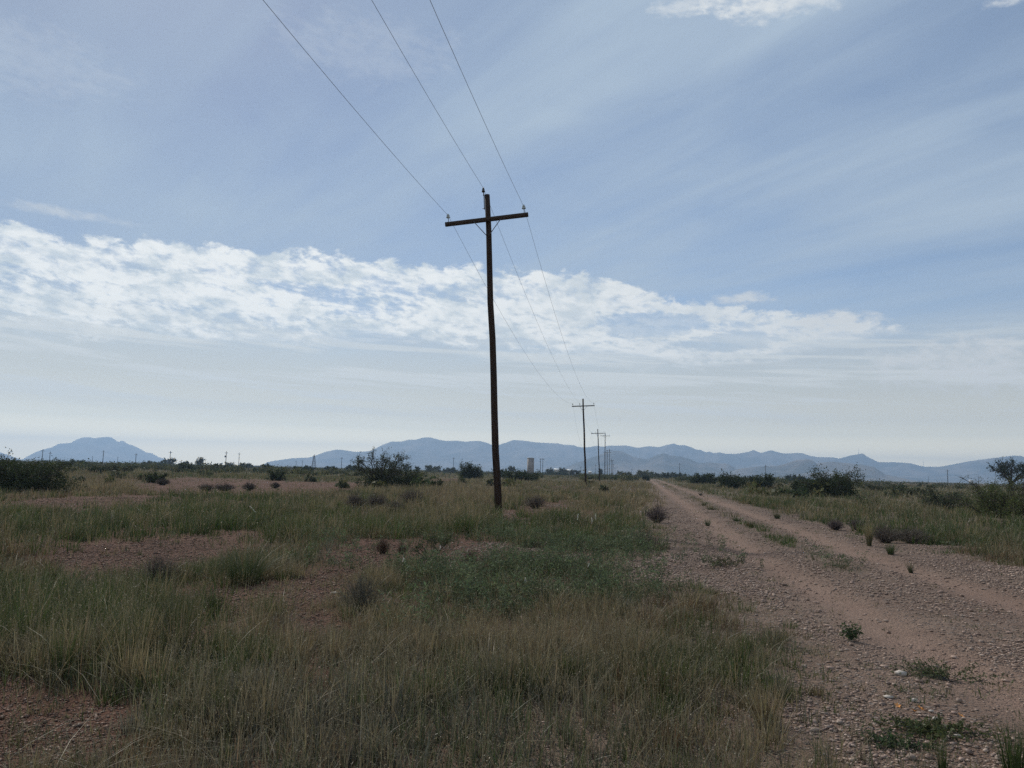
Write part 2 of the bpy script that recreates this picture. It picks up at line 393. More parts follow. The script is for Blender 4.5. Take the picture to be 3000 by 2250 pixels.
# ------------------------------------------------------------------ what grows where (a map of the ground)
def in_poly(px, py, poly):
    c = np.zeros(px.shape, bool); k = len(poly)
    for i in range(k):
        x1, y1 = poly[i]; x2, y2 = poly[(i + 1) % k]
        if y1 == y2: continue
        c ^= ((y1 > py) != (y2 > py)) & (px < (x2 - x1) * (py - y1) / (y2 - y1) + x1)
    return c
BARE = [
    [(440, 1735), (560, 1705), (660, 1708), (760, 1700), (880, 1672), (960, 1640), (1010, 1605), (1070, 1585), (1200, 1590), (1350, 1580), (1500, 1588), (1480, 1640), (1420, 1690), (1290, 1690), (1200, 1668), (1090, 1690), (1020, 1725), (1010, 1770), (900, 1795), (760, 1785), (640, 1770), (480, 1750)],
    [(840, 1800), (980, 1795), (1010, 1830), (960, 1900), (800, 1880)],
    [(-200, 1486), (0, 1472), (200, 1459), (430, 1450), (520, 1452), (420, 1474), (240, 1490), (60, 1504), (-200, 1510)],
    [(380, 1424), (470, 1406), (560, 1398), (700, 1404), (900, 1412), (1050, 1416), (1060, 1440), (800, 1450), (560, 1452), (420, 1442)],
    [(130, 1606), (330, 1584), (540, 1566), (770, 1552), (790, 1590), (600, 1640), (470, 1690), (230, 1700), (140, 1680)],
    [(-400, 2000), (0, 2000), (240, 2010), (400, 2072), (390, 2135), (300, 2180), (180, 2250), (60, 2300), (-400, 2330)],
    [(590, 1740), (720, 1740), (760, 1830), (600, 1840)], [(470, 1850), (620, 1850), (640, 1930), (480, 1930)],
    [(1520, 1492), (1600, 1474), (1660, 1478), (1640, 1505), (1560, 1515)],
    [(2850, 1512), (2930, 1510), (3040, 1512), (3040, 1530), (2930, 1532), (2860, 1528)],
    [(1225, 1404), (1350, 1402), (1350, 1413), (1230, 1414)],
    [(1440, 1508), (1520, 1500), (1570, 1540), (1480, 1556)],
]
LB_T = [0, 4.3, 6.2, 8.3, 11.7, 12.4, 13.3, 15.9, 16.6, 18, 22.8, 25.6, 34, 70, 170, 260]
LB_S = [1.2, 1.32, 1.32, 1.42, .80, .12, -.5, -.36, .24, .86, .58, .2, .75, 1.0, 1.1, 1.3]
RB_T = [0, 15, 18.6, 20.8, 25, 34, 49, 74, 170, 260]
RB_S = [8.2, 7.7, 7.2, 6.7, 6.7, 6.3, 6.2, 5.5, 5.3, 5.2]
ZONES = [  # px, py, rx, ry, (green, tan, red, blue-green, grey), height factor, weight
    (250, 1850, 380, 110, (1, .10, .03, 0, 0), 1.75, 3.2), (450, 1870, 250, 90, (1, .2, .05, 0, 0), 1.6, 2.0), (150, 1690, 300, 45, (.3, .25, .6, 0, .25), .65, 1.8), (600, 1650, 160, 40, (.4, .3, .4, 0, .3), .8, 1.4),
    (350, 1535, 560, 42, (1, .15, 0, .1, 0), 1.15, 2.8), (700, 1490, 300, 40, (.8, .2, 0, .4, 0), 1.1, 1.4),
    (900, 1570, 260, 50, (.55, .55, .2, 0, 0), 1.1, 1.2), (1000, 1610, 150, 40, (.6, .1, .0, .5, .2), 1.0, 1),
    (1330, 1468, 130, 36, (.12, 1, .10, 0, 0), 1.25, 2.6), (1100, 1500, 200, 50, (.5, .5, .1, 0, .1), 1, 1),
    (1880, 1455, 80, 45, (.1, 1, 0, 0, .05), 1.15, 2.6), (1650, 1455, 160, 40, (.5, .55, .1, 0, .1), 1.0, 1.2),
    (1720, 1530, 200, 30, (.9, .35, .05, .1, 0), 1.1, 1.3), (1560, 1560, 180, 30, (1, .1, 0, .2, 0), 1.15, 1.6),
    (1690, 1690, 340, 85, (.5, .1, .05, 1.1, .15), .9, 2.6), (2050, 1790, 150, 100, (.4, .35, .7, 0, 0), .85, 1.8), (1960, 1620, 80, 30, (.4, .3, .8, 0, 0), .8, 1.2),
    (1700, 1900, 330, 110, (.25, .9, .30, 0, .1), 1.15, 1.7), (1450, 2000, 300, 150, (.55, .55, .1, .2, .35), 1.1, 1.5), (2050, 2120, 200, 120, (.35, .6, .5, 0, .25), 1.05, 1.4),
    (1000, 2050, 320, 150, (.4, .6, .25, .15, .35), 1.0, 1.4), (700, 2000, 180, 150, (.4, .5, .25, .1, .3), 1.0, 1.3), (1200, 2200, 450, 110, (.4, .35, .12, .2, 1.0), 1.0, 2.0), (760, 2120, 150, 90, (.3, .25, .1, .2, 1), .95, 1.6),
    (300, 2200, 300, 90, (.45, .3, .3, .1, .3), .55, 2.6), (900, 1900, 200, 70, (.35, .45, .6, 0, .1), .7, 1.3), (2060, 1950, 120, 70, (.8, .2, .2, .1, 0), 1.0, 1.2),
    (300, 1420, 170, 26, (.2, 1, .25, 0, 0), 1.2, 2.0), (200, 1455, 220, 12, (.5, .4, .4, 0, 0), .5, 1.5),
    (2700, 1570, 420, 45, (1, .10, 0, .12, 0), 1.15, 3.6), (2750, 1500, 350, 20, (.6, .55, .05, 0, .1), 1.05, 2.4), (2300, 1475, 150, 25, (1, .25, 0, .1, 0), 1.0, 2.6),
    (2700, 1435, 400, 20, (.6, .6, .1, .1, 0), 1.0, 1.5), (2900, 1640, 150, 22, (.3, .3, .9, 0, 0), .5, 2.0), (2750, 1415, 400, 8, (.1, .45, 1, 0, 0), 1, 2.5),
    (1700, 1420, 250, 14, (.3, .9, .1, 0, 0), 1, 1.5), (700, 1372, 700, 9, (.35, .9, .05, 0, 0), 1, 1.5), (600, 1395, 500, 10, (.7, .4, .1, .1, .1), 1, 1.2)]
PAL = np.array([(.033, .066, .012), (.205, .164, .094), (.110, .064, .036), (.038, .066, .032), (.110, .108, .088)])
def veg_map(x, y):
    """density 0..1, palette weights (n,5), height factor"""
    x = np.asarray(x, float); y = np.asarray(y, float)
    px, py = project(x, y, 0.0)
    r = np.hypot(x, y); k = np.clip(3606 / np.maximum(r, 1) / 350, .02, 2.2)
    front = y > 1.0
    den = np.zeros(x.shape)
    for q in range(3):                      # three ragged outlines averaged: edges thin out
        f = (1.1, 1.9, 3.3)[q]
        jx = (fbm(x * f + 3, y * f, 3) - .5) * 230 * k; jy = (fbm(x * f, y * f + 40, 3) - .5) * 66 * k
        qx, qy = px + jx, py + jy
        d1 = np.ones(x.shape)
        for poly in BARE: d1 = np.where(in_poly(qx, qy, poly) & front, .15, d1)
        den += d1 / 3
    jx = (fbm(x * 1.1 + 3, y * 1.1, 3) - .5) * 260 * k; jy = (fbm(x * 1.1, y * 1.1 + 40, 3) - .5) * 110 * k
    qx, qy = px + jx, py + jy
    s, t = road_st(x, y); u = s + (fbm(x * .9, y * .9 + 9, 3) - .5) * 1.1
    e0, e1 = u - np.interp(t, LB_T, LB_S), np.interp(t, RB_T, RB_S) - u
    grav = (e0 > 0) & (e1 > 0) & (t < 320)
    edge_d = np.exp(-np.clip(np.minimum(e0, e1), 0, 9) / .42)
    den = den * np.where((t > 0) & (t < 200), np.clip(.25 + .75 * np.minimum(np.abs(e0), np.abs(e1)) / np.where(np.abs(e0) < np.abs(e1), 1.0, .15), 0, 1), 1)
    den = np.where(grav, .045 + .38 * edge_d + .42 * np.exp(-((s - bend(t) - 3.4) / .40) ** 2) * (t > 14), den)
    wts = np.full(x.shape + (5,), 0.0); wts[:] = np.array([.5, .42, .08, .08, .12]) * .5
    hf = np.full(x.shape, .5); tw = np.full(x.shape, .5)
    for zx, zy, rx, ry, w, h, wt in ZONES:
        g = wt * np.exp(-(((qx - zx) / rx) ** 2 + ((qy - zy) / ry) ** 2)) * front
        wts += g[..., None] * np.array(w); hf += g * h; tw += g
    for c_ in range(5):
        wts[..., c_] *= np.exp(1.7 * (fbm(x * .55 + 31 * c_, y * .55 + 7 * c_, 3) - .5) * 2)
    wts = wts ** 1.4; wts /= wts.sum(-1, keepdims=True); hf /= tw; hf = hf * (.62 + .76 * fbm(x * .38 + 60, y * .38, 3)) * np.where(den < .5, .42 + 1.1 * den, 1)
    patch = fbm(x * .8 + 20, y * .8 + 70, 3)
    den = den * np.clip(.42 + 2.4 * (patch - .40), np.where((r < 9) & (px > 420), .45, .10), 1.0)
    return den, wts, hf, grav

# ------------------------------------------------------------------ ground and dirt road: one grid, split along faces
def build_ground():
    az_f = np.radians(np.arange(-50, 50.001, .16)); az_b = np.radians(np.arange(54, 306.1, 6))
    az = np.concatenate([az_f, az_b]); na = len(az)
    rr = [0.6]
    while rr[-1] < 8900: rr.append(rr[-1] * (1.0085 if 3 < rr[-1] < 120 else 1.03))
    rr = np.array(rr); nr = len(rr)
    A, Rr = np.meshgrid(az, rr)
    wrapped = np.where(A > math.pi, A - 2 * math.pi, A)
    lim = np.where(np.abs(wrapped) < math.radians(51), 8900, 500 + 2500 * np.clip((math.radians(75) - np.abs(wrapped)) / math.radians(24), 0, 1))
    Rr = np.minimum(Rr, lim * (.9 + .1 * Rr / 8900))
    x = Rr * np.sin(A); y = Rr * np.cos(A); z = terrain(x, y)
    z = np.where(Rr > 400, z - .0, z)
    den, wts, hf, grav = veg_map(x.ravel(), y.ravel())
    s, t = road_st(x.ravel(), y.ravel()); u = s - bend(t)
    wob = .15 * (fbm(t * .15, t * 0 + 3.3, 2) - .5)
    rut = np.maximum(np.exp(-((u - 2.25 - wob) / .42) ** 2), np.exp(-((u - 4.6 - wob) / .42) ** 2)) * (t < 330)
    rut *= .6 + .8 * (fbm(x.ravel() * 1.5, y.ravel() * .6, 3) - .1)
    r = np.hypot(x, y).ravel()
    far = .18 + .82 * sstep(25, 140, r)
    col = np.stack([np.clip(den * 1.3, 0, 1), np.clip(rut, 0, 1), far], 1)
    V = np.stack([x.ravel(), y.ravel(), z.ravel()], 1)
    i = np.arange(nr - 1)[:, None] * na; j = np.arange(na)[None, :]; j2 = (j + 1) % na
    Q = np.stack([i + j, i + j2, i + na + j2, i + na + j], -1).reshape(-1, 4)[:, ::-1]
    cx = V[Q].mean(1); cs, ct = road_st(cx[:, 0], cx[:, 1])
    cu = cs - bend(ct) + (fbm(cx[:, 0] * .9, cx[:, 1] * .9, 3) - .5) * .7
    isroad = (cu > 1.35) & (cu < 5.5) & (ct > 0) & (ct < 330)
    cap = np.arange(na)
    def sub(name, mask, extra=None):
        q = Q[mask]; idx = np.unique(q); m = np.full(len(V), -1); m[idx] = np.arange(len(idx))
        F = [m[q]]
        Vv, Cc = V[idx], col[idx]
        if extra:
            Vv = np.concatenate([Vv, [[0, 0, 0.0]]]); Cc = np.concatenate([Cc, [[1, 0, .2]]])
            F.append(np.stack([m[(cap + 1) % na], m[cap], np.full(na, len(Vv) - 1)], 1)[:, ::-1])
        return mk_mesh(name, Vv, F, M_soil, Cc, smooth=True)
    tag(sub('ground', ~isroad, True), kind='structure'); tag(sub('dirt_road', isroad), kind='structure')
build_ground()

# ------------------------------------------------------------------ mountains
def range_mesh(name, pts, D, depth, seed, back=.5, wob=.02):
    ae = np.array([azel(*p) for p in pts]); a0, a1 = ae[0, 0], ae[-1, 0]
    na = int((a1 - a0) / math.radians(.035)) + 2; a = np.linspace(a0, a1, na)
    e = np.interp(a, ae[:, 0], ae[:, 1])
    k = np.array([1, 2, 3, 2, 1.]) / 9; e = np.convolve(np.pad(e, 2, 'edge'), k, 'valid')
    e = e + math.radians(.012) * (fbm(a * 900 + seed, a * 0 + seed, 3) - .5)
    dist = D * (1 + wob * (fbm(a * 9 + seed, a * 0 + 3.1 * seed, 3) - .5) * 2)
    H = np.maximum(dist * np.tan(e) + EYE, 0.5)
    v = np.concatenate([np.linspace(0, 1, 26), 1 + np.linspace(.1, 1, 8) * back])
    A, Vv = np.meshgrid(a, v); Dd = dist[None]; Hh = H[None]
    rad = Dd - depth * (1 - Vv)
    rid = 1 - np.abs(2 * fbm(rad * np.sin(A) / 520 + seed, rad * np.cos(A) / 700 + seed * 2, 4) - 1) * 1.9
    rid2 = 1 - np.abs(2 * fbm(rad * np.sin(A) / 170 + seed, rad * np.cos(A) / 230 + seed, 3) - 1) * 1.9
    prof = np.where(Vv <= 1, np.clip(Vv, 0, 1) ** 1.25, np.clip(1 - (Vv - 1) / back, 0, 1))
    mod = 1 - np.where(Vv <= 1, 4 * Vv * (1 - Vv), .0) * np.clip(.52 * (1 - rid) + .22 * (1 - rid2), 0, .8)
    z = Hh * prof * mod - 3 * (1 - prof)
    x = rad * np.sin(A); y = rad * np.cos(A)
    nv = len(v); i = np.arange(nv - 1)[:, None] * na; j = np.arange(na - 1)[None]
    Q = np.stack([i + j, i + j + 1, i + na + j + 1, i + na + j], -1).reshape(-1, 4)
    o = mk_mesh(name, np.stack([x.ravel(), y.ravel(), z.ravel()], 1), Q, M_hill, smooth=True)
    return tag(o, kind='structure')
BUTTE = [(60, 1349), (79, 1338), (104, 1325), (133, 1315), (152, 1311), (171, 1300), (206, 1298), (222, 1289), (240, 1282), (259, 1281), (278, 1284), (297, 1281), (323, 1280), (334, 1286), (345, 1295), (359, 1290), (373, 1300), (392, 1306), (411, 1315), (427, 1325), (446, 1328), (462, 1338), (484, 1345), (510, 1356)]
BUTTE2 = [(-420, 1338), (-200, 1318), (-60, 1315), (0, 1325), (30, 1335), (65, 1347), (80, 1351)]
MAIN = [(770, 1362), (784, 1353), (852, 1343), (884, 1341), (903, 1341), (928, 1333), (953, 1324), (985, 1317), (1004, 1318), (1039, 1324), (1080, 1322), (1099, 1315), (1121, 1303), (1149, 1293), (1175, 1294), (1197, 1288), (1219, 1288), (1238, 1282), (1260, 1281), (1285, 1288), (1307, 1292), (1336, 1291), (1365, 1294), (1387, 1292), (1408, 1292), (1427, 1298), (1441, 1303), (1455, 1305), (1466, 1302), (1481, 1297), (1504, 1289), (1535, 1291), (1571, 1296), (1607, 1298), (1635, 1299), (1653, 1303), (1680, 1304), (1693, 1309), (1710, 1311), (1725, 1310), (1751, 1306), (1768, 1309), (1780, 1306), (1834, 1305), (1868, 1312), (1900, 1307), (1930, 1310), (1952, 1304), (1974, 1299), (1990, 1305), (2006, 1304), (2025, 1310), (2039, 1317), (2052, 1318), (2066, 1325), (2079, 1323), (2093, 1328), (2106, 1325), (2128, 1330), (2163, 1329), (2191, 1324), (2207, 1318), (2229, 1327), (2258, 1319), (2288, 1327), (2304, 1329), (2329, 1327), (2353, 1328), (2375, 1336), (2400, 1339), (2443, 1340), (2457, 1344), (2495, 1334), (2527, 1328), (2541, 1338), (2574, 1354), (2617, 1354), (2666, 1357), (2706, 1367), (2747, 1368), (2780, 1363), (2834, 1352), (2915, 1341), (2970, 1335), (2989, 1335), (3010, 1341), (3060, 1350), (3150, 1368), (3300, 1380), (3500, 1395), (3650, 1420)]
FOOT1 = [(1640, 1375), (1720, 1345), (1770, 1328), (1800, 1320), (1822, 1322), (1854, 1338), (1892, 1346), (1917, 1337), (1944, 1327), (1963, 1334), (1995, 1337), (2022, 1345), (2047, 1357), (2085, 1354), (2106, 1358), (2131, 1358), (2150, 1369), (2170, 1382), (2200, 1398)]
FOOT2 = [(2120, 1394), (2158, 1375), (2180, 1371), (2223, 1367), (2277, 1365), (2315, 1354), (2332, 1348), (2364, 1345), (2383, 1349), (2392, 1358), (2416, 1354), (2438, 1352), (2481, 1357), (2530, 1361), (2563, 1369), (2579, 1380), (2595, 1391), (2617, 1395), (2650, 1401), (2690, 1410)]
range_mesh('distant_butte', BUTTE, 8200, 800, 3); range_mesh('distant_butte', BUTTE2, 8500, 600, 8)
range_mesh('mountain_range', MAIN, 6300, 1300, 5)
range_mesh('foothill', FOOT1, 4100, 500, 11); range_mesh('foothill', FOOT2, 3700, 450, 14)

# ------------------------------------------------------------------ utility poles of the line beside the track
LINE_AZ = azel(1810, hz(1810))[0]
ACROSS = Vector((math.cos(LINE_AZ), -math.sin(LINE_AZ), 0))
def insulator(mb_only=None): pass
def make_insulator(parent, x, y, z, glass=True, pin=.17, below=.14):
    sc = 1.0
    m = MB()
    if glass: m.lathe([(.0, .0), (.045, .0), (.075, .012), (.078, .03), (.05, .055), (.036, .065), (.06, .075), (.062, .09), (.04, .115), (.03, .125), (.038, .135), (.036, .15), (.0, .16)], (0, 0, pin))
    else: m.lathe([(.0, .0), (.062, .0), (.066, .03), (.045, .06), (.05, .075), (.046, .11), (.03, .13), (.034, .15), (.03, .17), (.0, .18)], (0, 0, pin))
    ins = m.build('insulator', M_glass if glass else M_porc, parent, smooth=True); ins.location = (x, y, z)
    p = MB(); p.tube([(0, 0, -below), (0, 0, pin + .02)], [.012, .012], 8); p.lathe([(.0, -below), (.022, -below), (.022, -below + .03), (.0, -below + .03)], (0, 0, 0), 6)
    p.build('pin', M_steel, ins)
    return ins
WIRE_PTS = []
def utility_pole(base_px, top_px, dist, label, nearest=False, sides=14):
    bx, by, _ = at_dist(base_px, hz(base_px), dist); bz = float(terrain(bx, by))
    B = Vector((bx, by, bz - .02))
    d = ray(*top_px); hdir = np.array([bx, by]) / math.hypot(bx, by)
    t = (bx * hdir[0] + by * hdir[1]) / (d[0] * hdir[0] + d[1] * hdir[1])
    T = Vector((d[0] * t, d[1] * t, EYE + d[2] * t))
    L = (T - B).length; zax = (T - B).normalized(); xax = (ACROSS - zax * ACROSS.dot(zax)).normalized(); yax = zax.cross(xax)
    e = empty('utility_pole', B, label, 'utility pole', 'utility poles beside the track')
    rot = Matrix((xax, yax, zax)).transposed(); e.rotation_euler = rot.to_euler()
    r0, r1 = (.135, .098) if nearest else (.14, .10)
    rg = random.Random(int(dist))
    m = MB(); k = 9
    m.tube([(rg.uniform(-.022, .022) * (0 < i < k), rg.uniform(-.022, .022) * (0 < i < k), -.4 + (L + .4) * i / k) for i in range(k + 1)], [r0 + (r1 - r0) * i / k for i in range(k + 1)], sides)
    m.build('shaft', M_wood, e, smooth=True)
    az_ = L - .99
    a = MB(); a.box((0, 0, 0), (1.54 if nearest else 1.5, .055, .072 if nearest else .062), .008)
    arm = a.build('crossarm', M_arm, e); yo = -(r1 + .062); arm.location = (-.03 if nearest else 0, yo, az_)
    if nearest: arm.rotation_euler = (0, -math.radians(2.3), 0)
    for sgn in (-1, 1):
        b = MB(); b.tube([(sgn * .50, yo - .07, az_ - .05), (sgn * .03, yo - .01, az_ - .62)], .014, 6); b.build('brace', M_steel, e)
    tipz = .17 + .10
    if nearest:
        tips = []
        for x in (-1.41, 1.40):
            make_insulator(arm, x, 0, .06)
            tips.append(rot @ (Vector((-.03, yo, az_)) + Matrix.Rotation(-math.radians(2.3), 3, 'Y') @ Vector((x, 0, .06 + tipz))) + B)
        m = MB(); m.tube([(-r1 - .02, 0, L - .55), (-r1 - .02, 0, L + .05), (-r1 - .035, 0, L + .14)], .016, 6); m.tube([(-r1 - .09, 0, L - .50), (r1 * .2, 0, L - .50)], .012, 6)
        m.build('ridge_pin', M_steel, e)
        make_insulator(e, -r1 - .035, 0, L + .0, False, .12, .02)
        tips.insert(1, rot @ Vector((-r1 - .035, 0, L + .28)) + B)
    else:
        tips = []
        for x in (-1.37, -.45, 1.41):
            make_insulator(arm, x, 0, .06, True)
            tips.append(rot @ Vector((x, yo, az_ + .06 + tipz)) + B)
    WIRE_PTS.append(tips)
    return e
POLES = [
    (1463, (1427, 571), 27.4, 'tall dark brown wooden utility pole leaning left, the nearest one, with glass insulators', True),
    (1717, (1708, 1168), 102, 'dark utility pole next along the line behind the nearest leaning pole', False),
    (1757, (1751, 1257), 176, 'third pole of the line, smaller and dark, right of the second pole', False),
    (1772, (1773, 1268), 246, 'slim grey utility pole just right of the third pole, its base in shrubs', False),
    (1779.5, (1778.4, 1318), 318, 'short distant utility pole close behind the slim grey pole', False),
    (1785, (1785.3, 1314), 392, 'distant utility pole right of the short one, its crossarm slightly higher', False),
    (1791, (1791, 1344), 470, 'tiny far utility pole beyond the six larger ones of the line', False),
    (1794, (1794.5, 1349), 560, 'tiny far utility pole second last but two along the line', False),
    (1797, (1797, 1357), 700, 'barely visible utility pole near the vanishing end of the line', False),
    (1802, (1802, 1368), 900, 'last and smallest utility pole at the vanishing end of the line', False)]
for i, (bx, tp, d, lab, near) in enumerate(POLES): utility_pole(bx, tp, d, lab, near, 20 if near else 10)

# three wires, each running the whole line
prev = [p - Vector((math.sin(LINE_AZ), math.cos(LINE_AZ), 0)) * 74 + Vector((0, 0, 0)) for p in WIRE_PTS[0]]
def wire(k, label, sags):
    pts = [prev[k]] + [t[k] for t in WIRE_PTS]
    P = []
    for i in range(len(pts) - 1):
        a, b = pts[i], pts[i + 1]; n = 28 if i < 3 else 12; sag = sags[min(i, len(sags) - 1)]
        for q in range(n):
            f = q / n; p = a.lerp(b, f); p = p - Vector((0, 0, sag * 4 * f * (1 - f))); P.append(p)
    P.append(pts[-1])
    m = MB(); m.tube(P, .0055, 5, False)
    tag(m.build('power_line', M_cable, smooth=True), label, 'wire', 'wires of the power line')
wire(0, 'left wire of the power line, slack and sagging between the poles', [1.8, 1.6, 5.2, 5.2, 1.5])
wire(1, 'middle wire of the power line, tied to the top of the nearest pole', [1.7, 1.05, 1.6, 1.5])
wire(2, 'right wire of the power line, tied to the right end of the crossarms', [1.75, 1.7, 2.0, 1.5])

# ------------------------------------------------------------------ far poles, buildings
def far_pole(px, top, d, label, arm=1.2, xfmr=False):
    x, y, _ = at_dist(px, hz(px), d); _, _, zt = at_dist(px, top, d)
    e = empty('line_pole', (x, y, 0), label, 'pole', 'far poles along the horizon')
    m = MB(); m.tube([(0, 0, -.3), (0, 0, zt)], [.24, .17], 7); m.build('shaft', M_greypole, e)
    if arm:
        m = MB(); m.box((0, 0, zt - 1.0), (arm, .09, .1)); m.build('crossarm', M_greypole, e)
    if xfmr:
        m = MB(); m.lathe([(0, -.6), (.38, -.6), (.38, .5), (.3, .6), (0, .6)], (-.6, 0, zt - 3.2), 10); m.build('transformer', M_steel, e)
for a in [
    (5, 1331, 700, 'thin far pole at the left edge beyond the big dark shrub'), (123, 1316, 520, 'tall far pole standing up behind the top of the big dark shrub'),
    (145, 1323, 560, 'far pole just right of the tallest one behind the big dark shrub'), (270, 1336, 900, 'faint short pole below the left part of the butte'),
    (301, 1319, 560, 'tall thin pole in front of the middle of the butte'), (397, 1328, 600, 'thin far pole before the right slope of the butte'),
    (344, 1338, 950, 'faint tiny pole between two taller ones below the butte'), (497, 1321, 520, 'thin pole rising out of the airy round tree by the butte'),
    (661, 1322, 520, 'far pole with a small transformer right of the lumpy dark tree', 1.0, True), (699, 1326, 620, 'thin far pole right of the transformer pole'),
    (867, 1350, 900, 'short far pole left of its pair before the range foot'), (885, 1348, 900, 'short far pole between the pair member and the steel tower'),
    (1000, 1339, 640, 'thin pole before the lower left hill, left of its twin'), (1027, 1346, 700, 'thin pole directly left of the tall mesquite shrub'),
    (1328, 1340, 640, 'thin pole left of the round dark shrub below the mountains'), (1701, 1366, 900, 'faint tiny pole left of the second utility pole'),
    (1745, 1361, 800, 'faint far pole between the second and third utility poles'), (1851, 1373, 900, 'faint far pole right of the utility line above the scrub'),
    (1991, 1357, 640, 'thin bare pole above the scrub right of where the track vanishes'), (2057, 1381, 1100, 'tiny pole above the dark shrubs by the right roadside'),
    (2243, 1362, 600, 'tall thin pole behind the right end of the dark shrub row'), (2271, 1383, 1000, 'tiny faint pole right of the tall one behind the shrub row'),
    (2505, 1368, 560, 'thin pole rising behind the right edge of the broad dark shrub'), (2720, 1395, 1100, 'faint short pole on the plain left of the tall right one'),
    (2777, 1375, 560, 'tall thin pole alone on the plain at right')]:
    far_pole(*a)
def lattice(px, top, d):
    x, y, _ = at_dist(px, hz(px), d); _, _, zt = at_dist(px, top, d)
    e = empty('steel_tower', (x, y, 0), 'narrow steel lattice tower on the horizon before the lower hill', 'tower')
    m = MB(); w0, w1 = 1.6, .35; cs = [(-1, -1), (1, -1), (1, 1), (-1, 1)]
    for a, b in cs: m.tube([(a * w0, b * w0, 0), (a * w1, b * w1, zt * .92), (0, 0, zt)], .13, 5)
    m.build('legs', M_greypole, e)
    m = MB(); K = 7
    for i in range(K):
        f0, f1 = i / K * .92, (i + 1) / K * .92; q0 = w0 + (w1 - w0) * i / K; q1 = w0 + (w1 - w0) * (i + 1) / K
        for j in range(4):
            a, b = cs[j], cs[(j + 1) % 4]
            m.tube([(a[0] * q0, a[1] * q0, f0 * zt), (b[0] * q1, b[1] * q1, f1 * zt)], .07, 4); m.tube([(a[0] * q1, a[1] * q1, f1 * zt), (b[0] * q1, b[1] * q1, f1 * zt)], .07, 4)
    m.build('bracing', M_greypole, e)
lattice(919, 1332, 620)
def hframe():
    d = 430; x, y, _ = at_dist(1586.5, hz(1586.5), d); _, _, zt = at_dist(1586.5, 1343, d)
    e = empty('h_frame_pole', (x, y, 0), 'two legged pole structure with crossbar right of the concrete tower', 'pole')
    for sx in (-.62, .62): m = MB(); m.tube([(sx, 0, -.3), (sx, 0, zt)], [.16, .13], 8); m.build('leg', M_greypole, e)
    m = MB(); m.box((.1, -.2, zt - .35), (1.35, .06, .13)); m.build('crossbar', M_greypole, e)
    m = MB(); m.box((-1.0, -.2, zt - 1.6), (.45, .05, .07)); m.build('side_arm', M_greypole, e)
hframe()
def mast(px, top, bot, d, label):
    x, y, z0 = at_dist(px, bot, d); _, _, z1 = at_dist(px, top, d)
    m = MB(); m.tube([(0, 0, -15), (0, 0, z1 - z0)], [1.6, .6], 5); m.tube([(-3, 0, (z1 - z0) * .8), (3, 0, (z1 - z0) * .8)], .6, 4)
    o = m.build('radio_mast', M_greypole); o.location = (x, y, z0); tag(o, label, 'mast', 'radio masts on the ridges')
mast(2516, 1314, 1331, 6270, 'faint radio mast on the sharp peak at right'); mast(2705, 1351, 1367, 6270, 'faint radio mast at the low saddle of the ridge at right')
def tower():
    d = 470; x, y, _ = at_dist(1554, hz(1554), d); _, _, zt = at_dist(1554, 1341, d)
    e = empty('concrete_tower', (x, y, 0), 'square brown concrete tower with a pale flat top rising above the bushes', 'tower')
    e.rotation_euler = (0, 0, math.radians(14))
    m = MB(); m.box((0, 0, zt / 2 - .4), (1.72, 1.72, zt / 2 - .1), .06)
    for i in range(5): m.box((0, 0, 1.2 + i * (zt - 2.2) / 4), (1.735, 1.735, .05))
    m.build('tower_body', M_conc, e)
    m = MB(); m.box((0, 0, zt - .32), (1.80, 1.80, .18), .05); m.build('parapet', M_conc, e)
    m = MB(); m.box((0, 0, zt - .08), (1.6, 1.6, .07)); m.build('roof', M_paint, e)
    m = MB(); m.box((.5, -1.735, zt - 2.2), (.28, .04, .4)); m.build('opening', M_steel, e)
tower()
def house(px0, px1, top, d, label, name='house'):
    x0, y0, _ = at_dist(px0, hz(px0), d); x1, y1, _ = at_dist(px1, hz(px1), d); _, _, zt = at_dist((px0 + px1) / 2, top, d)
    w = math.hypot(x1 - x0, y1 - y0) / 2; zt = max(zt, 2.2)
    e = empty(name, ((x0 + x1) / 2, (y0 + y1) / 2, 0), label, 'building', 'white roofed buildings beyond the scrub'); e.rotation_euler = (0, 0, -math.atan2(x0, y0))
    m = MB(); m.box((0, 0, (zt - .9) / 2), (w - .1, 2.0, (zt - .9) / 2)); m.build('wall', M_wallp, e)
    r = MB(); r.add([(-w, -2.3, zt - .9), (w, -2.3, zt - .9), (w, 2.3, zt - .9), (-w, 2.3, zt - .9), (-w, 0, zt), (w, 0, zt)], [(0, 1, 5, 4), (2, 3, 4, 5), (3, 2, 1, 0)], [(0, 4, 3), (1, 2, 5)])
    r.build('roof', M_paint, e)
    for wx in (-.5, .5): m = MB(); m.box((wx * w, -2.02, (zt - .9) * .55), (.3, .03, .3)); m.build('window', M_steel, e)
house(1623, 1644, 1373, 500, 'long low house with bright white roof left of the second utility pole')
house(1659, 1677, 1375, 540, 'smaller pale roofed house half hidden by trees left of the second pole')
house(1724, 1734, 1380, 620, 'tiny pale building just right of the second utility pole')
house(2838, 2852, 1406, 1300, 'tiny white building alone on the far plain at right')
house(643, 652, 1355, 600, 'tiny white building by the transformer pole at left')

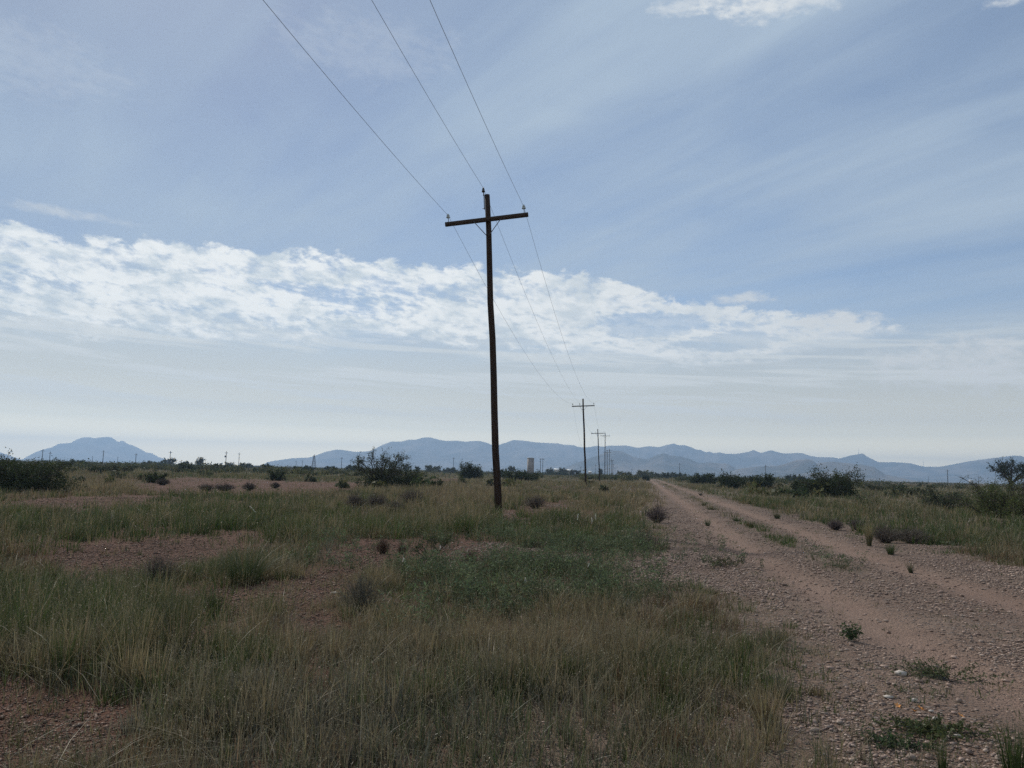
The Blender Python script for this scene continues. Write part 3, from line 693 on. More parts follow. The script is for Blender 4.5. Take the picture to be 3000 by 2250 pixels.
# ------------------------------------------------------------------ plants
def leaf_quads(P, size, rg, col, jit=.25, up=.0, aspect=.5):
    n = len(P)
    d = rg.normal(size=(n, 3)); d[:, 2] = np.abs(d[:, 2]) * (1 if up == 0 else 1 + up) ; d /= np.linalg.norm(d, axis=1)[:, None]
    s = np.cross(d, rg.normal(size=(n, 3))); s /= np.linalg.norm(s, axis=1)[:, None] + 1e-9
    L = size * rg.uniform(.6, 1.4, (n, 1)); w = L * aspect * .5
    V = np.stack([P - d * L * .5, P + s * w, P + d * L * .5, P - s * w], 1).reshape(-1, 3)
    F = np.arange(4 * n).reshape(n, 4)
    c = np.asarray(col)[None] * rg.uniform(1 - jit, 1 + jit, (n, 1)) * (1 + rg.normal(0, .08, (n, 3)))
    return V, F, np.repeat(np.clip(c, 0, 1), 4, 0)
def tubes(segs, sides=4):
    S_ = np.array([np.concatenate([a, b, [r0, r1]]) for a, b, r0, r1 in segs]); n = len(S_)
    a, b, r0, r1 = S_[:, :3], S_[:, 3:6], S_[:, 6], S_[:, 7]
    t = b - a; t /= np.linalg.norm(t, axis=1)[:, None] + 1e-9
    ref = np.where(np.abs(t[:, 2:3]) < .8, np.array([[0, 0, 1.0]]), np.array([[1.0, 0, 0]]))
    u = np.cross(ref, t); u /= np.linalg.norm(u, axis=1)[:, None] + 1e-9; w = np.cross(t, u)
    V = []
    for p, r in ((a, r0), (b, r1)):
        for j in range(sides):
            th = 2 * math.pi * j / sides; V.append(p + r[:, None] * (math.cos(th) * u + math.sin(th) * w))
    V = np.stack(V, 1).reshape(-1, 3); base = np.arange(n)[:, None] * 2 * sides
    F = np.concatenate([np.concatenate([base + j, base + (j + 1) % sides, base + sides + (j + 1) % sides, base + sides + j], 1) for j in range(sides)])
    return V, F
def grow(rg, h, w, n_main, trunk=0.0, up=.5, l2=5, l3=4, thick=1.0):
    """branching skeleton in an ellipsoid of height h, width w; returns segments and twig points"""
    segs, tw = [], []
    base = np.array([0, 0, 0.0]); tr = .018 * h * thick
    if trunk > 0:
        top = np.array([rg.normal(0, .05 * h), rg.normal(0, .05 * h), trunk]); segs.append((base, top, tr * 2.6, tr * 2)); base = top
    for i in range(n_main):
        a = 2 * math.pi * (i + rg.uniform(-.4, .4)) / n_main
        k = rg.uniform(.35, 1) ** .7
        tip = np.array([math.cos(a) * w / 2 * k, math.sin(a) * w / 2 * k, h * (rg.uniform(.72, 1.0) * math.sqrt(max(.05, 1 - (k * .88) ** 2)) )])
        st = base + (np.array([math.cos(a), math.sin(a), 0]) * .03 * w if trunk == 0 else 0)
        ctrl = st * .4 + tip * .6 + np.array([0, 0, h * .14 * up]) + rg.normal(0, .05 * h, 3)
        pts = [(1 - f) ** 2 * st + 2 * f * (1 - f) * ctrl + f * f * tip for f in np.linspace(0, 1, 6)]
        for q in range(5): segs.append((pts[q], pts[q + 1], tr * (1.5 - .24 * q), tr * (1.5 - .24 * (q + 1))))
        for b in range(l2):
            f = rg.uniform(.3, 1.0); q = min(4, int(f * 5)); p = pts[q] + (pts[q + 1] - pts[q]) * (f * 5 - q)
            out = (p - base * .5) ; out = out / (np.linalg.norm(out) + 1e-6)
            d = out * .7 + rg.normal(0, .55, 3) + np.array([0, 0, .25]); d /= np.linalg.norm(d)
            L = (.16 + .16 * rg.random()) * min((h + w) / 2, 1.25 * h); e = p + d * L
            e[2] = max(e[2], .04 * h)
            segs.append((p, e, tr * .45, tr * .2))
            for c in range(l3):
                g = rg.uniform(.3, 1); p2 = p + (e - p) * g
                d2 = d * .6 + rg.normal(0, .6, 3) + np.array([0, 0, .2]); d2 /= np.linalg.norm(d2)
                e2 = p2 + d2 * L * rg.uniform(.35, .65); e2[2] = max(e2[2], .03 * h)
                segs.append((p2, e2, tr * .2, tr * .09)); tw.append((p2, e2))
    return segs, tw
def bush_parts(name_f, seed, h, w, n_main, leaves, lsize, col, parent, trunk=0, up=.5, l2=5, l3=4, sig=.05, thick=1.0, stem='stems', aspect=.5, fill=0.0, fill_h=.85):
    rg = np.random.default_rng(seed)
    segs, tw = grow(rg, h, w, n_main, trunk, up, l2, l3, thick)
    V, F = tubes(segs); mk_mesh(stem, V, F, M_bark, parent=parent)
    A = np.array([a for a, b in tw]); B = np.array([b for a, b in tw])
    idx = rg.integers(0, len(tw), leaves); f = rg.uniform(.1, 1.1, (leaves, 1))
    P = A[idx] + (B[idx] - A[idx]) * f + rg.normal(0, sig * (h + w) / 2, (leaves, 3)); P[:, 2] = np.maximum(P[:, 2], .03)
    nf = int(leaves * fill)
    if nf:
        q = rg.normal(size=(nf, 3)); q /= np.linalg.norm(q, axis=1)[:, None]; q *= rg.random((nf, 1)) ** .33
        q[:, 2] = np.abs(q[:, 2]); lob = .80 + .20 * np.sin(3.3 * np.arctan2(q[:, 1], q[:, 0]) + seed) + .14 * np.sin(7 * q[:, 0] + 5 * q[:, 1] + 4 * q[:, 2] + seed)
        P[:nf] = q * np.array([w * .5, w * .5, h * fill_h]) * lob[:, None]; P[:nf, 2] += .04 * h
    tone = rg.uniform(.72, 1.28, len(tw))[idx]
    V, F, C = leaf_quads(P, lsize, rg, col, aspect=aspect); C = C * np.repeat(tone, 4)[:, None]
    mk_mesh(name_f, V, F, M_leaf, np.clip(C, 0, 1), parent=parent)
def place(px, base_py, wpx, hpx, dist=None):
    if dist is None:
        dist = min(700, math.hypot(*ground(px, max(base_py, hz(px) + 4.5))))
    x, y, _ = at_dist(px, hz(px), dist)
    return x, y, float(terrain(x, y)), wpx * dist / FPX, hpx * dist / FPX, dist
DARK = (.034, .046, .020); MESQ = (.045, .055, .028); OLIVE = (.075, .075, .028); FARG = (.055, .060, .030)
SEED = [100]
def shrub(px, py, wpx, hpx, label, col=DARK, n=9, leaves=4500, cat='shrub', open_=False, dist=None, lsz=None, trunk=0.0, name='shrub', up=.5, group=None, thick=1.0, sig=None, fill=None, fill_h=.85):
    x, y, z, w, h, d = place(px, py, wpx, hpx, dist); SEED[0] += 1
    e = empty(name, (x, y, z - .03), label, cat, group)
    e.rotation_euler = (0, 0, SEED[0] * 1.7)
    ls = lsz or max(.05, d * .0019)
    if fill is None: fill = .12 if open_ else .5
    bush_parts('crown' if name == 'tree' else 'foliage', SEED[0], h, w, n, leaves, ls, col, e, trunk * h, up, 6, 5, sig if sig is not None else (.022 if open_ else .045), thick, 'trunk' if name == 'tree' else 'stems', fill=fill, fill_h=fill_h)
    return e
def twig_ball(rg, w, h, n, col, r0=.003, spread=1.0, kinks=4):
    """dry low shrub: many thin forked twigs fanning from the base"""
    segs = []
    for i in range(n):
        a = rg.uniform(0, 2 * math.pi); k = math.sqrt(rg.random()) * spread
        st = np.array([math.cos(a), math.sin(a), 0]) * w * .12 * rg.random()
        tip = np.array([math.cos(a) * w / 2 * k, math.sin(a) * w / 2 * k, h * math.sqrt(max(.04, 1 - (.93 * k) ** 2)) * rg.uniform(.75, 1.05)])
        p = st; prev_ = st
        for q in range(kinks):
            f = (q + 1) / kinks; nx = st + (tip - st) * np.array([f ** 1.0, f ** 1.0, f ** .8]) + rg.normal(0, .03 * h, 3)
            segs.append((prev_, nx, r0 * (1.3 - f), r0 * (1.25 - f))); 
            if q >= 1:
                e = nx + (nx - prev_) * rg.uniform(.6, 1.2) + rg.normal(0, .09 * h, 3); segs.append((nx, e, r0 * .55, r0 * .3))
                e = nx + (nx - prev_) * rg.uniform(.3, .9) + rg.normal(0, .12 * h, 3); segs.append((nx, e, r0 * .5, r0 * .3))
            prev_ = nx
    V, F = tubes(segs, 3); V[:, 2] = np.maximum(V[:, 2], 0)
    c = np.array(col)[None] * np.repeat(rg.uniform(.65, 1.35, (len(segs), 1)), 6, 0)
    return V, F, c
def dry_shrub(px, py, wpx, hpx, label, col=(.10, .085, .08), n=170, dist=None, group=None):
    x, y, z, w, h, d = place(px, py, wpx, hpx, dist); SEED[0] += 1
    V, F, c = twig_ball(np.random.default_rng(SEED[0]), w, h, n, col, max(.003, d * .00022))
    o = mk_mesh('dry_shrub', V, F, M_twig, c); o.location = (x, y, z - .01); return tag(o, label, 'shrub', group)

def blades(root, h, lean, az, width, col, nseg, rg, droop=.35, tipcol=None):
    """curved tapering strips; root (n,3)"""
    n = len(root); d = np.stack([np.cos(az), np.sin(az)], 1)
    fa = az + math.pi / 2 + rg.normal(0, .7, n); sd = np.stack([np.cos(fa), np.sin(fa), np.zeros(n)], 1)
    Vs = []; ks = np.linspace(0, 1, nseg + 1)
    for k in ks:
        off = lean * h * (k * (1 - droop) + droop * k * k * 1.8)
        zz = h * k * np.sqrt(np.clip(1 - (.45 * lean * k) ** 2, .2, 1)) - droop * .25 * h * lean * k * k
        p = root + np.concatenate([d * off[:, None], zz[:, None]], 1)
        wd = width * (1 - .85 * k ** 1.5) * .5
        Vs.append(p - sd * wd[:, None]); Vs.append(p + sd * wd[:, None])
    V = np.stack(Vs, 1).reshape(-1, 3); m = 2 * (nseg + 1)
    b = np.arange(n)[:, None] * m
    F = np.concatenate([np.concatenate([b + 2 * q, b + 2 * q + 1, b + 2 * q + 3, b + 2 * q + 2], 1) for q in range(nseg)])
    if tipcol is None: C = np.repeat(col, m, 0)
    else:
        C = np.stack([col * (1 - k ** 2) + tipcol * k ** 2 for k in ks for _ in (0, 1)], 1).reshape(-1, 3)
    return V, F, C
def tuft_mesh(rg, w, h, n, col, tip, width, lean=.9):
    a = rg.uniform(0, 2 * math.pi, n); rr = np.sqrt(rg.random(n)) * w * .16
    root = np.stack([np.cos(a) * rr, np.sin(a) * rr, np.zeros(n)], 1); a2 = a + rg.normal(0, .35, n)
    hh = h * rg.uniform(.55, 1.08, n); ln = np.clip(rg.gamma(2, .22, n), .03, 1.3) * lean * (w / h) * .8
    c = np.array(col)[None] * rg.uniform(.65, 1.35, (n, 1)); t = np.array(tip)[None] * rg.uniform(.7, 1.3, (n, 1))
    return blades(root, hh, ln, a2, np.full(n, width) * rg.uniform(.7, 1.3, n), c, 4, rg, .45, t)
def tuft(px, py, wpx, hpx, label, col=(.05, .065, .025), tip=(.11, .10, .05), n=260, name='grass_tuft', cat='grass tuft', group=None, lean=.9):
    x, y, z, w, h, d = place(px, py, wpx, hpx); SEED[0] += 1
    V, F, C = tuft_mesh(np.random.default_rng(SEED[0]), w, h, n, col, tip, max(.0035, d * .00045), lean)
    o = mk_mesh(name, V, F, M_grass, C); o.location = (x, y, z - .01); return tag(o, label, cat, group)

# hero shrubs
shrub(62, 1440, 270, 84, 'big dense dark green shrub at the left edge', DARK, 16, 26000, sig=.022, lsz=.085, fill=.8, fill_h=.95)
shrub(1118, 1431, 150, 104, 'tall open mesquite shrub with bare twigs reaching above the horizon', MESQ, 12, 12000, open_=True, up=.9, lsz=.10, fill=.60, fill_h=.70)
shrub(1195, 1430, 84, 66, 'low dense shrub growing against the right side of the tall mesquite', DARK, 9, 5200, dist=66, lsz=.10)
shrub(1378, 1398, 76, 46, 'round dark shrub left of the nearest utility pole', DARK, 13, 7000, dist=150, fill=.8)
shrub(1530, 1406, 116, 32, 'long low dark thicket right behind the nearest pole, below the concrete tower', DARK, 14, 5000, dist=130)
shrub(2062, 1414, 84, 30, 'left and farthest shrub of the dark row beside the track', DARK, 10, 3500, dist=165)
shrub(2140, 1431, 92, 42, 'middle shrub of the dark row on the right of the track', DARK, 11, 4200, dist=112)
shrub(2232, 1430, 84, 40, 'right shrub of the dark row on the right of the track', DARK, 10, 4000, dist=116)
shrub(2440, 1456, 170, 72, 'broad dark green shrub right of the track with feathery outline', (.040, .052, .022), 14, 12000, fill=.6)
shrub(2352, 1436, 76, 32, 'small dark shrub against the left side of the broad feathery shrub', DARK, 9, 3000, dist=88)
shrub(2925, 1516, 175, 104, 'olive green shrub with visible dark stems near the right edge', (.070, .086, .030), 12, 15000, open_=True, lsz=.06, fill=.85, fill_h=.95, up=.2)
shrub(3010, 1510, 100, 78, 'olive shrub cut by the right edge of the picture', (.082, .098, .034), 10, 10000, open_=True, dist=39, lsz=.06, fill=.85, fill_h=.95, up=.2)
shrub(2965, 1430, 96, 78, 'dark tree with forked trunk on the horizon at right', (.032, .044, .026), 8, 4200, 'tree', True, 190, .28, .22, 'tree', .9, thick=1.5)
shrub(2760, 1492, 150, 52, 'wide grey green shrub half sunk in tall grass left of the olive shrub', (.05, .062, .035), 12, 3500, dist=52)
shrub(2530, 1492, 76, 36, 'small leafy green shrub in the tall grass right of the track', (.05, .07, .026), 9, 1400, lsz=.05)
shrub(1270, 1637, 150, 82, 'small sparse branching shrub on bare gravel near the middle', (.05, .065, .028), 7, 1100, open_=True, lsz=.03, thick=.8)
# mid and far shrubs
for a in [
    (228, 1366, 44, 18, 'round dark shrub right of the big left shrub on the horizon', DARK), (455, 1364, 64, 13, 'flat dark shrub below the right slope of the butte', DARK),
    (544, 1377, 44, 20, 'rounded green shrub below the lumpy dark tree', (.05, .062, .024)), (462, 1415, 64, 26, 'dark shrub on the red bare ground at left', DARK),
    (350, 1385, 70, 20, 'grey green shrub left of the red bare ground', FARG), (812, 1408, 60, 28, 'dark shrub behind the bare ground left of the mesquite', DARK),
    (871, 1381, 26, 14, 'small dark horizon shrub left of the steel tower', DARK), (899, 1381, 38, 14, 'wider dark horizon shrub just left of the steel tower', DARK),
    (969, 1381, 40, 14, 'low dark horizon shrub between the steel tower and the thin poles', DARK), (1036, 1382, 46, 18, 'dark horizon shrub touching the left side of the mesquite', DARK),
    (1266, 1384, 54, 20, 'broad grey green shrub on the horizon right of the mesquite', FARG), (782, 1376, 30, 15, 'small dark horizon shrub above the red ground', DARK),
    (1320, 1383, 40, 14, 'low green shrub just left of the round dark shrub', FARG), (1888, 1397, 60, 22, 'rounded olive shrub where the track vanishes', OLIVE),
    (1940, 1402, 60, 16, 'small olive shrub right of the vanishing track', FARG), (1985, 1402, 50, 16, 'dark low shrub by the bare pole right of the track', DARK),
    (1893, 1408, 20, 14, 'tiny dark shrub on the track at its vanishing end', DARK), (1635, 1393, 90, 9, 'dark low scrub in front of the white roofed house', DARK),
    (1830, 1392, 60, 14, 'olive shrub between the pole line and the track', OLIVE), (640, 1376, 50, 16, 'olive shrub left of the transformer pole', OLIVE),
    (290, 1388, 44, 20, 'dark shrub behind the tan grass right of the big left shrub', DARK), (718, 1370, 40, 14, 'dark far shrub right of the transformer pole', DARK),
    (1470, 1398, 60, 24, 'dark shrub peeking out left of the long low thicket', DARK), (2330, 1412, 60, 18, 'dark low shrub behind the gap right of the shrub row', DARK),
    (2580, 1440, 90, 18, 'grey green low shrub right of the broad feathery shrub', FARG), (2660, 1452, 80, 22, 'dark low shrub in the grass beneath the far right plain', FARG)]:
    px, py, w, h, lab, c = a
    d = None
    if py < hz(px) + 22: d = 3606 / max(py - hz(px), 8) * 1.0
    shrub(px, py, w, h, lab, c, 9, 1800, dist=d)
# far trees
for px, top, base, w, lab, c, n, trunk in [
    (497, 1336, 1358, 30, 'airy round tree on the horizon with a pole behind it', FARG, 9, .25), (586, 1329, 1358, 22, 'lumpy dark tree standing alone on the left horizon', DARK, 7, .1),
    (546, 1346, 1362, 14, 'small dark pointed tree left of the lumpy tree', DARK, 7, .08), (672, 1346, 1360, 26, 'olive round tree beside the transformer pole', OLIVE, 8, .15),
    (1189, 1352, 1378, 20, 'dark upright tree behind the low shrub right of the mesquite', DARK, 7, .1), (1223, 1361, 1378, 14, 'small pointed tree right of the dark upright tree', DARK, 7, .1),
    (1611, 1368, 1390, 22, 'round green tree left of the white roofed house', FARG, 8, .2), (1649, 1368, 1390, 26, 'round green tree between the two pale roofed houses', FARG, 8, .2),
    (1676, 1373, 1390, 16, 'small green tree before the smaller pale house', FARG, 7, .2), (1692, 1371, 1390, 16, 'airy small tree left of the second utility pole', FARG, 7, .25),
    (1759, 1365, 1390, 9, 'narrow dark cypress like tree beside the third utility pole', DARK, 6, .05), (1500, 1362, 1384, 24, 'bare twiggy tree between the nearest pole and the concrete tower', FARG, 7, .2)]:
    shrub(px, base, w, base - top, lab, c, n, 700, 'tree', 'airy' in lab or 'bare' in lab, 480, .8, trunk, 'tree', .8, thick=1.6)
# dry grey shrubs
G = 'grey dry shrubs'
for a in [
    (1045, 1492, 60, 40, 'grey dry shrub, leftmost of the four in the grass left of the nearest pole'), (1108, 1488, 70, 38, 'grey dry shrub, second of the four left of the nearest pole'),
    (1208, 1478, 74, 42, 'dark grey dry shrub, the one closest to the tan grass by the pole'), (1160, 1506, 66, 36, 'grey dry shrub lowest of the four left of the nearest pole'),
    (1925, 1534, 66, 46, 'round purple grey dry shrub at the left edge of the track'), (2590, 1588, 84, 44, 'dark grey dry shrub behind the tall straw tuft'),
    (2665, 1590, 90, 38, 'grey dry shrub right of the one behind the straw tuft'), (2445, 1552, 40, 26, 'purple grey dry shrub at the right edge of the track'),
    (2507, 1551, 42, 24, 'dark grey dry shrub between the purple one and the straw tuft'), (1885, 1607, 80, 44, 'grey dry shrub in the leafy weeds left of the track'),
    (490, 1716, 92, 76, 'grey dry shrub left of the spiky dark based bunch'), (480, 1421, 38, 16, 'grey dry shrub below the dark shrub on red ground'),
    (608, 1439, 42, 17, 'brown grey dry shrub, left of the pair on the red bare ground'), (662, 1438, 58, 19, 'brown grey dry shrub, right of the pair on the red bare ground'),
    (733, 1438, 36, 20, 'brown dry shrub on the red ground left of the dark ball'), (809, 1431, 26, 15, 'small dark dry ball shrub on the red ground'),
    (1570, 1490, 66, 34, 'grey brown dry shrub right of the nearest pole base')]:
    dry_shrub(*a, group=G, col=(.125, .098, .095) if 'purple' in a[4] else (.115, .095, .082))
for a in [(1383, 1663, 52, 46, 'reddish dry tuft on the gravel right of the sparse shrub'), (1132, 1621, 46, 40, 'reddish dry tuft on the gravel left of the sparse shrub'), (1186, 1622, 26, 28, 'tiny reddish tuft touching the sparse shrub')]:
    dry_shrub(*a, col=(.12, .075, .055), n=120, group='reddish dry tufts on the gravel')
dry_shrub(1072, 1792, 112, 92, 'dry grey bunch with dark hollow at the edge of the gravel', (.115, .108, .085), 130)
# bunches and tufts
tuft(738, 1704, 240, 132, 'large spiky green bunch with black hollow base left of the gravel', (.036, .054, .020), (.075, .088, .04), 430, 'spiky_bunch', 'bunch grass')
tuft(655, 1795, 68, 78, 'isolated dark green tuft on bare gravel, lower left', (.035, .045, .02), (.075, .07, .035), 260)
tuft(548, 1900, 130, 150, 'tall dark green bunch with dark hollow below, lower left', (.04, .058, .02), (.085, .085, .04), 480)
tuft(2541, 1602, 34, 60, 'tall straw coloured tuft at the right edge of the track', (.13, .12, .06), (.26, .21, .12), 160, lean=.6)
tuft(2603, 1627, 44, 34, 'small green tuft right of the straw tuft', (.05, .07, .028), (.08, .09, .04), 140)
tuft(2276, 1521, 34, 20, 'green tuft on the right shoulder of the track', (.05, .065, .028), (.09, .09, .04), 110)
tuft(2062, 1483, 26, 12, 'small tuft between the two ruts, farthest up the track', (.06, .07, .03), (.11, .10, .05), 80)
tuft(2082, 1495, 40, 13, 'low wide tuft between the ruts below the farthest one', (.06, .07, .03), (.11, .10, .05), 90)
tuft(2199, 1548, 36, 20, 'tuft between the ruts, nearest of those up the track', (.055, .065, .028), (.10, .09, .045), 110)
tuft(2072, 1538, 32, 24, 'pale green weed in the left rut', (.06, .085, .045), (.09, .11, .06), 90)
tuft(2158, 1531, 46, 18, 'low green weed beside the left rut, right of the pale weed', (.05, .07, .03), (.08, .09, .04), 110)
tuft(2053, 1451, 20, 9, 'tiny dark tuft at the right shoulder far up the track', (.03, .035, .018), (.05, .05, .03), 60)
tuft(2660, 1672, 30, 34, 'sparse dark weed on the gravel right of the right rut', (.05, .06, .03), (.09, .09, .05), 60)
tuft(2930, 2262, 150, 130, 'green grass tuft at the bottom right corner', (.045, .07, .02), (.07, .09, .035), 160, lean=.45)
tuft(2730, 2262, 60, 100, 'thin green tuft at the bottom edge left of the corner tuft', (.045, .07, .02), (.07, .09, .035), 60, lean=.45)
def weed(px, py, wpx, hpx, label, col=(.05, .08, .03), n=340, ls=.028, flowers=()):
    x, y, z, w, h, d = place(px, py, wpx, hpx); SEED[0] += 1; rg = np.random.default_rng(SEED[0])
    e = empty('weed', (x, y, z), label, 'weed')
    segs = []; P = []
    for i in range(26):
        a = rg.uniform(0, 6.283); k = rg.random() ** .5; tip = np.array([math.cos(a) * w / 2 * k, math.sin(a) * w / 2 * k, h * rg.uniform(.4, 1)])
        mid = tip * .5 + np.array([0, 0, h * .12]); segs += [(np.zeros(3), mid, .0025, .002), (mid, tip, .002, .001)]
        for q in range(n // 26): f = rg.uniform(.25, 1.05); P.append((mid * 2 * f if f < .5 else mid + (tip - mid) * (f - .5) * 2) + rg.normal(0, .012 + .03 * h, 3))
    V, F = tubes(segs, 3); mk_mesh('stems', V, F, M_twig, np.full((len(V), 3), .06), parent=e)
    P = np.array(P); P[:, 2] = np.maximum(P[:, 2], .008)
    V, F, C = leaf_quads(P, ls, rg, col, aspect=.45); mk_mesh('leaves', V, F, M_leaf, C, parent=e)
    for fx, fy in flowers:
        gx, gy = ground(fx, fy); m = MB()
        for k in range(5):
            a = k * 1.2566; m.add([(0, 0, 0), (.014 * math.cos(a - .5), .014 * math.sin(a - .5), .008), (.025 * math.cos(a), .025 * math.sin(a), .012), (.014 * math.cos(a + .5), .014 * math.sin(a + .5), .008)], [(0, 1, 2, 3)])
        b = m.build('blossom', M_orange, e); b.location = (gx - x, gy - y, .06 + .02 * rg.random()); b.rotation_euler = (.5, rg.normal(0, .2), rg.random() * 3)
weed(2482, 1882, 58, 46, 'green leafy weed alone on the gravel left of the left rut')
weed(2710, 2150, 330, 24, 'low creeping weed with orange blossoms on the gravel, lower right', (.080, .092, .040), 1500, .026, [(2680, 2125), (2695, 2114), (2704, 2119), (2815, 2132), (2630, 2102)])
weed(2600, 2180, 180, 20, 'low dark green weed left of the orange blossoms', (.060, .085, .04), 500, .026)
weed(2760, 1985, 280, 34, 'spreading low weed on the gravel at right, above the orange blossoms', (.082, .092, .045), 1100, .026)
weed(2110, 1660, 190, 26, 'flat pale weed on the gravel left of the track', (.075, .075, .04), 500, .035)
def flower(px, py, dist, label, hpx=22):
    x, y, z = at_dist(px, py, dist); g = float(terrain(x, y)); sc = hpx * dist / FPX; SEED[0] += 1; rg = np.random.default_rng(SEED[0])
    e = empty('wildflower', (x, y, g), label, 'wildflower', 'white wildflowers')
    H = z - g; m = MB(); m.tube([(.05, .02, 0), (.02, .01, H * .6), (0, 0, H)], .004, 5); m.build('stalk', M_twig_c, e)
    P = np.stack([rg.normal(0, .0004 * dist, 60), rg.normal(0, .0004 * dist, 60), H + rg.uniform(-.5, .5, 60) * sc], 1); P[:, 0] += (P[:, 2] - H) * rg.normal(0, .35)
    V, F, C = leaf_quads(P, .0008 * dist, rg, (.6, .6, .54), .1, aspect=.8); mk_mesh('blossom', V, F, M_leaf, C, parent=e)
M_twig_c = mat_flat('green_stalk', (.06, .07, .03))
for a in [(740, 1491, 22, 'white flower spike above the green grass, left of centre'), (1693, 1514, 21, 'white flower spike, left of the three right of the nearest pole'), (1745, 1513, 21, 'leaning white flower spike, right of the three by the pole'),
          (1734, 1524, 20, 'lower white flower spike between the two taller ones'), (1290, 1604, 13.5, 'white flower behind the branches of the sparse shrub'), (1182, 1640, 10.5, 'white flower spike standing alone before the gravel'),
          (1724, 1657, 10.5, 'white flower in the leafy green weeds'), (1539, 1697, 9.3, 'small white flower at the left of the leafy weeds')]:
    flower(*a, hpx=16 if a[2] > 15 else 11)

# ------------------------------------------------------------------ grass: one mass over the plain
def scatter(r0, r1, n, rg, half=47):
    a = np.radians(rg.uniform(-half, half, n)); u = rg.random(n)
    r = np.sqrt(r0 * r0 + u * (r1 * r1 - r0 * r0)); return r * np.sin(a), r * np.cos(a)
GV, GF, GC = [], [], []; goff = 0
def add_grass(V, F, C):
    global goff
    GV.append(V.astype(np.float32)); GF.append((F + goff).astype(np.int32)); GC.append(C.astype(np.float32)); goff += len(V)
def grass_band(r0, r1, clumps, per, h0, wid, nseg, seed, crad, stems=0.0, lk=1.0, bunch=False):
    rg = np.random.default_rng(seed)
    cx, cy = scatter(r0, r1, clumps, rg); den, wts, hf, grav = veg_map(cx, cy)
    if bunch: den = np.clip((den - .12) * 1.2, 0, 1)
    ok = rg.random(clumps) < den; cx, cy, wts, hf, grav = cx[ok], cy[ok], wts[ok], hf[ok], grav[ok]
    nC = len(cx)
    # each clump takes one of the palette's plants, mixed a little with its neighbours
    pick = (rg.random((nC, 1)) > np.cumsum(wts, 1)).sum(1).clip(0, 4)
    mx = .88 if bunch else .6; cc = mx * PAL[pick] + (1 - mx) * (wts @ PAL); cc = cc * rg.uniform(.6, 1.3, (nC, 1))
    ch = h0 * hf * rg.uniform(.45, 1.3, nC) * np.array([1.0, 1.1, .75, .7, .7])[pick] * np.where(grav, .55, 1)
    n = nC * per; ci = np.repeat(np.arange(nC), per)
    a = rg.uniform(0, 2 * math.pi, n); rr = np.sqrt(rg.random(n)) * crad * rg.uniform(.5, 1.3, nC)[ci]
    x = cx[ci] + np.cos(a) * rr; y = cy[ci] + np.sin(a) * rr
    z = terrain(x, y) - .01
    lean = np.clip(rg.gamma(2.0, .17, n), .02, 1.2) * lk; az = a + rg.normal(0, .35 if bunch else .8, n)
    if bunch: lean = np.clip(lean * (.35 + 1.1 * rr / crad), .02, 1.6)
    hh = ch[ci] * rg.uniform(.45, 1.15, n)
    dist = np.hypot(x, y); w = wid * np.clip(dist / r0, 1, 2) * rg.uniform(.6, 1.4, n)
    col = cc[ci] * rg.uniform(.7, 1.35, (n, 1)) * (1 + rg.normal(0, .05, (n, 3)))
    dry = rg.random(n) < .14; col[dry] = PAL[1] * rg.uniform(.7, 1.3, (dry.sum(), 1))
    tip = col * .75 + PAL[1] * .25
    add_grass(*blades(np.stack([x, y, z], 1), hh, lean, az, w, np.clip(col, 0, 1), nseg, rg, .4, np.clip(tip, 0, 1)))
    if stems:
        m = int(nC * stems); i = rg.integers(0, nC, m)
        x = cx[i] + rg.normal(0, crad * .6, m); y = cy[i] + rg.normal(0, crad * .6, m); z = terrain(x, y) - .01
        hh = ch[i] * rg.uniform(.9, 1.7, m); lean = np.clip(rg.gamma(1.3, .17, m), .0, 1.5) * lk; lean = np.where(rg.random(m) < .14, rg.uniform(1.0, 2.4, m), lean); az = rg.uniform(0, 6.283, m)
        c = (.45 * PAL[1] + .3 * PAL[4] + .25 * cc[i]) * rg.uniform(.8, 1.7, (m, 1)); w = wid * .75 * np.clip(np.hypot(x, y) / r0, 1, 1.6)
        V, F, C = blades(np.stack([x, y, z], 1), hh, lean, az, np.full(m, 1.0) * w, np.clip(c, 0, 1), 4, rg, .5)
        V3 = V.reshape(m, -1, 3); add_grass(V, F, C)
        # seed heads near the stem tips
        tipp = V3[:, -1]; dn = V3[:, -3] - V3[:, -1]; k = 3
        P = (tipp[:, None] + dn[:, None] * rg.uniform(-.05, .5, (m, k, 1))).reshape(-1, 3) + rg.normal(0, .004, (m * k, 3))
        c2 = np.repeat(np.array([[.24, .21, .14]]) * rg.uniform(.6, 1.5, (m, 1)), k, 0)
        V, F, C = leaf_quads(P, .009 * max(1, r0 / 5), rg, (1, 1, 1), .2, aspect=.5); add_grass(V, F, C * np.repeat(c2, 4, 0))
grass_band(2.6, 7.5, 13000, 10, .20, .0034, 4, 21, .08, 2.6, .9)
grass_band(2.6, 7.5, 620, 80, .25, .0032, 4, 31, .11, 0, .75, True)
grass_band(7.5, 14, 13000, 10, .21, .0048, 3, 22, .10, 1.7, .9)
grass_band(7.5, 14, 2200, 60, .30, .0046, 4, 32, .15, 0, 1.0, True)
grass_band(14, 28, 14000, 9, .24, .008, 3, 23, .15, 1.0, .9)
grass_band(14, 28, 5600, 34, .36, .008, 3, 33, .20, 0, .9, True)
grass_band(28, 60, 14000, 8, .30, .016, 2, 24, .24, .6)
grass_band(28, 60, 8500, 20, .39, .016, 2, 34, .32, 0, .8, True)
grass_band(60, 140, 20000, 7, .45, .032, 2, 25, .5)
grass_band(140, 420, 22000, 6, .55, .09, 2, 26, 1.3)
grass_band(420, 1100, 12000, 5, .7, .25, 2, 27, 4.0)
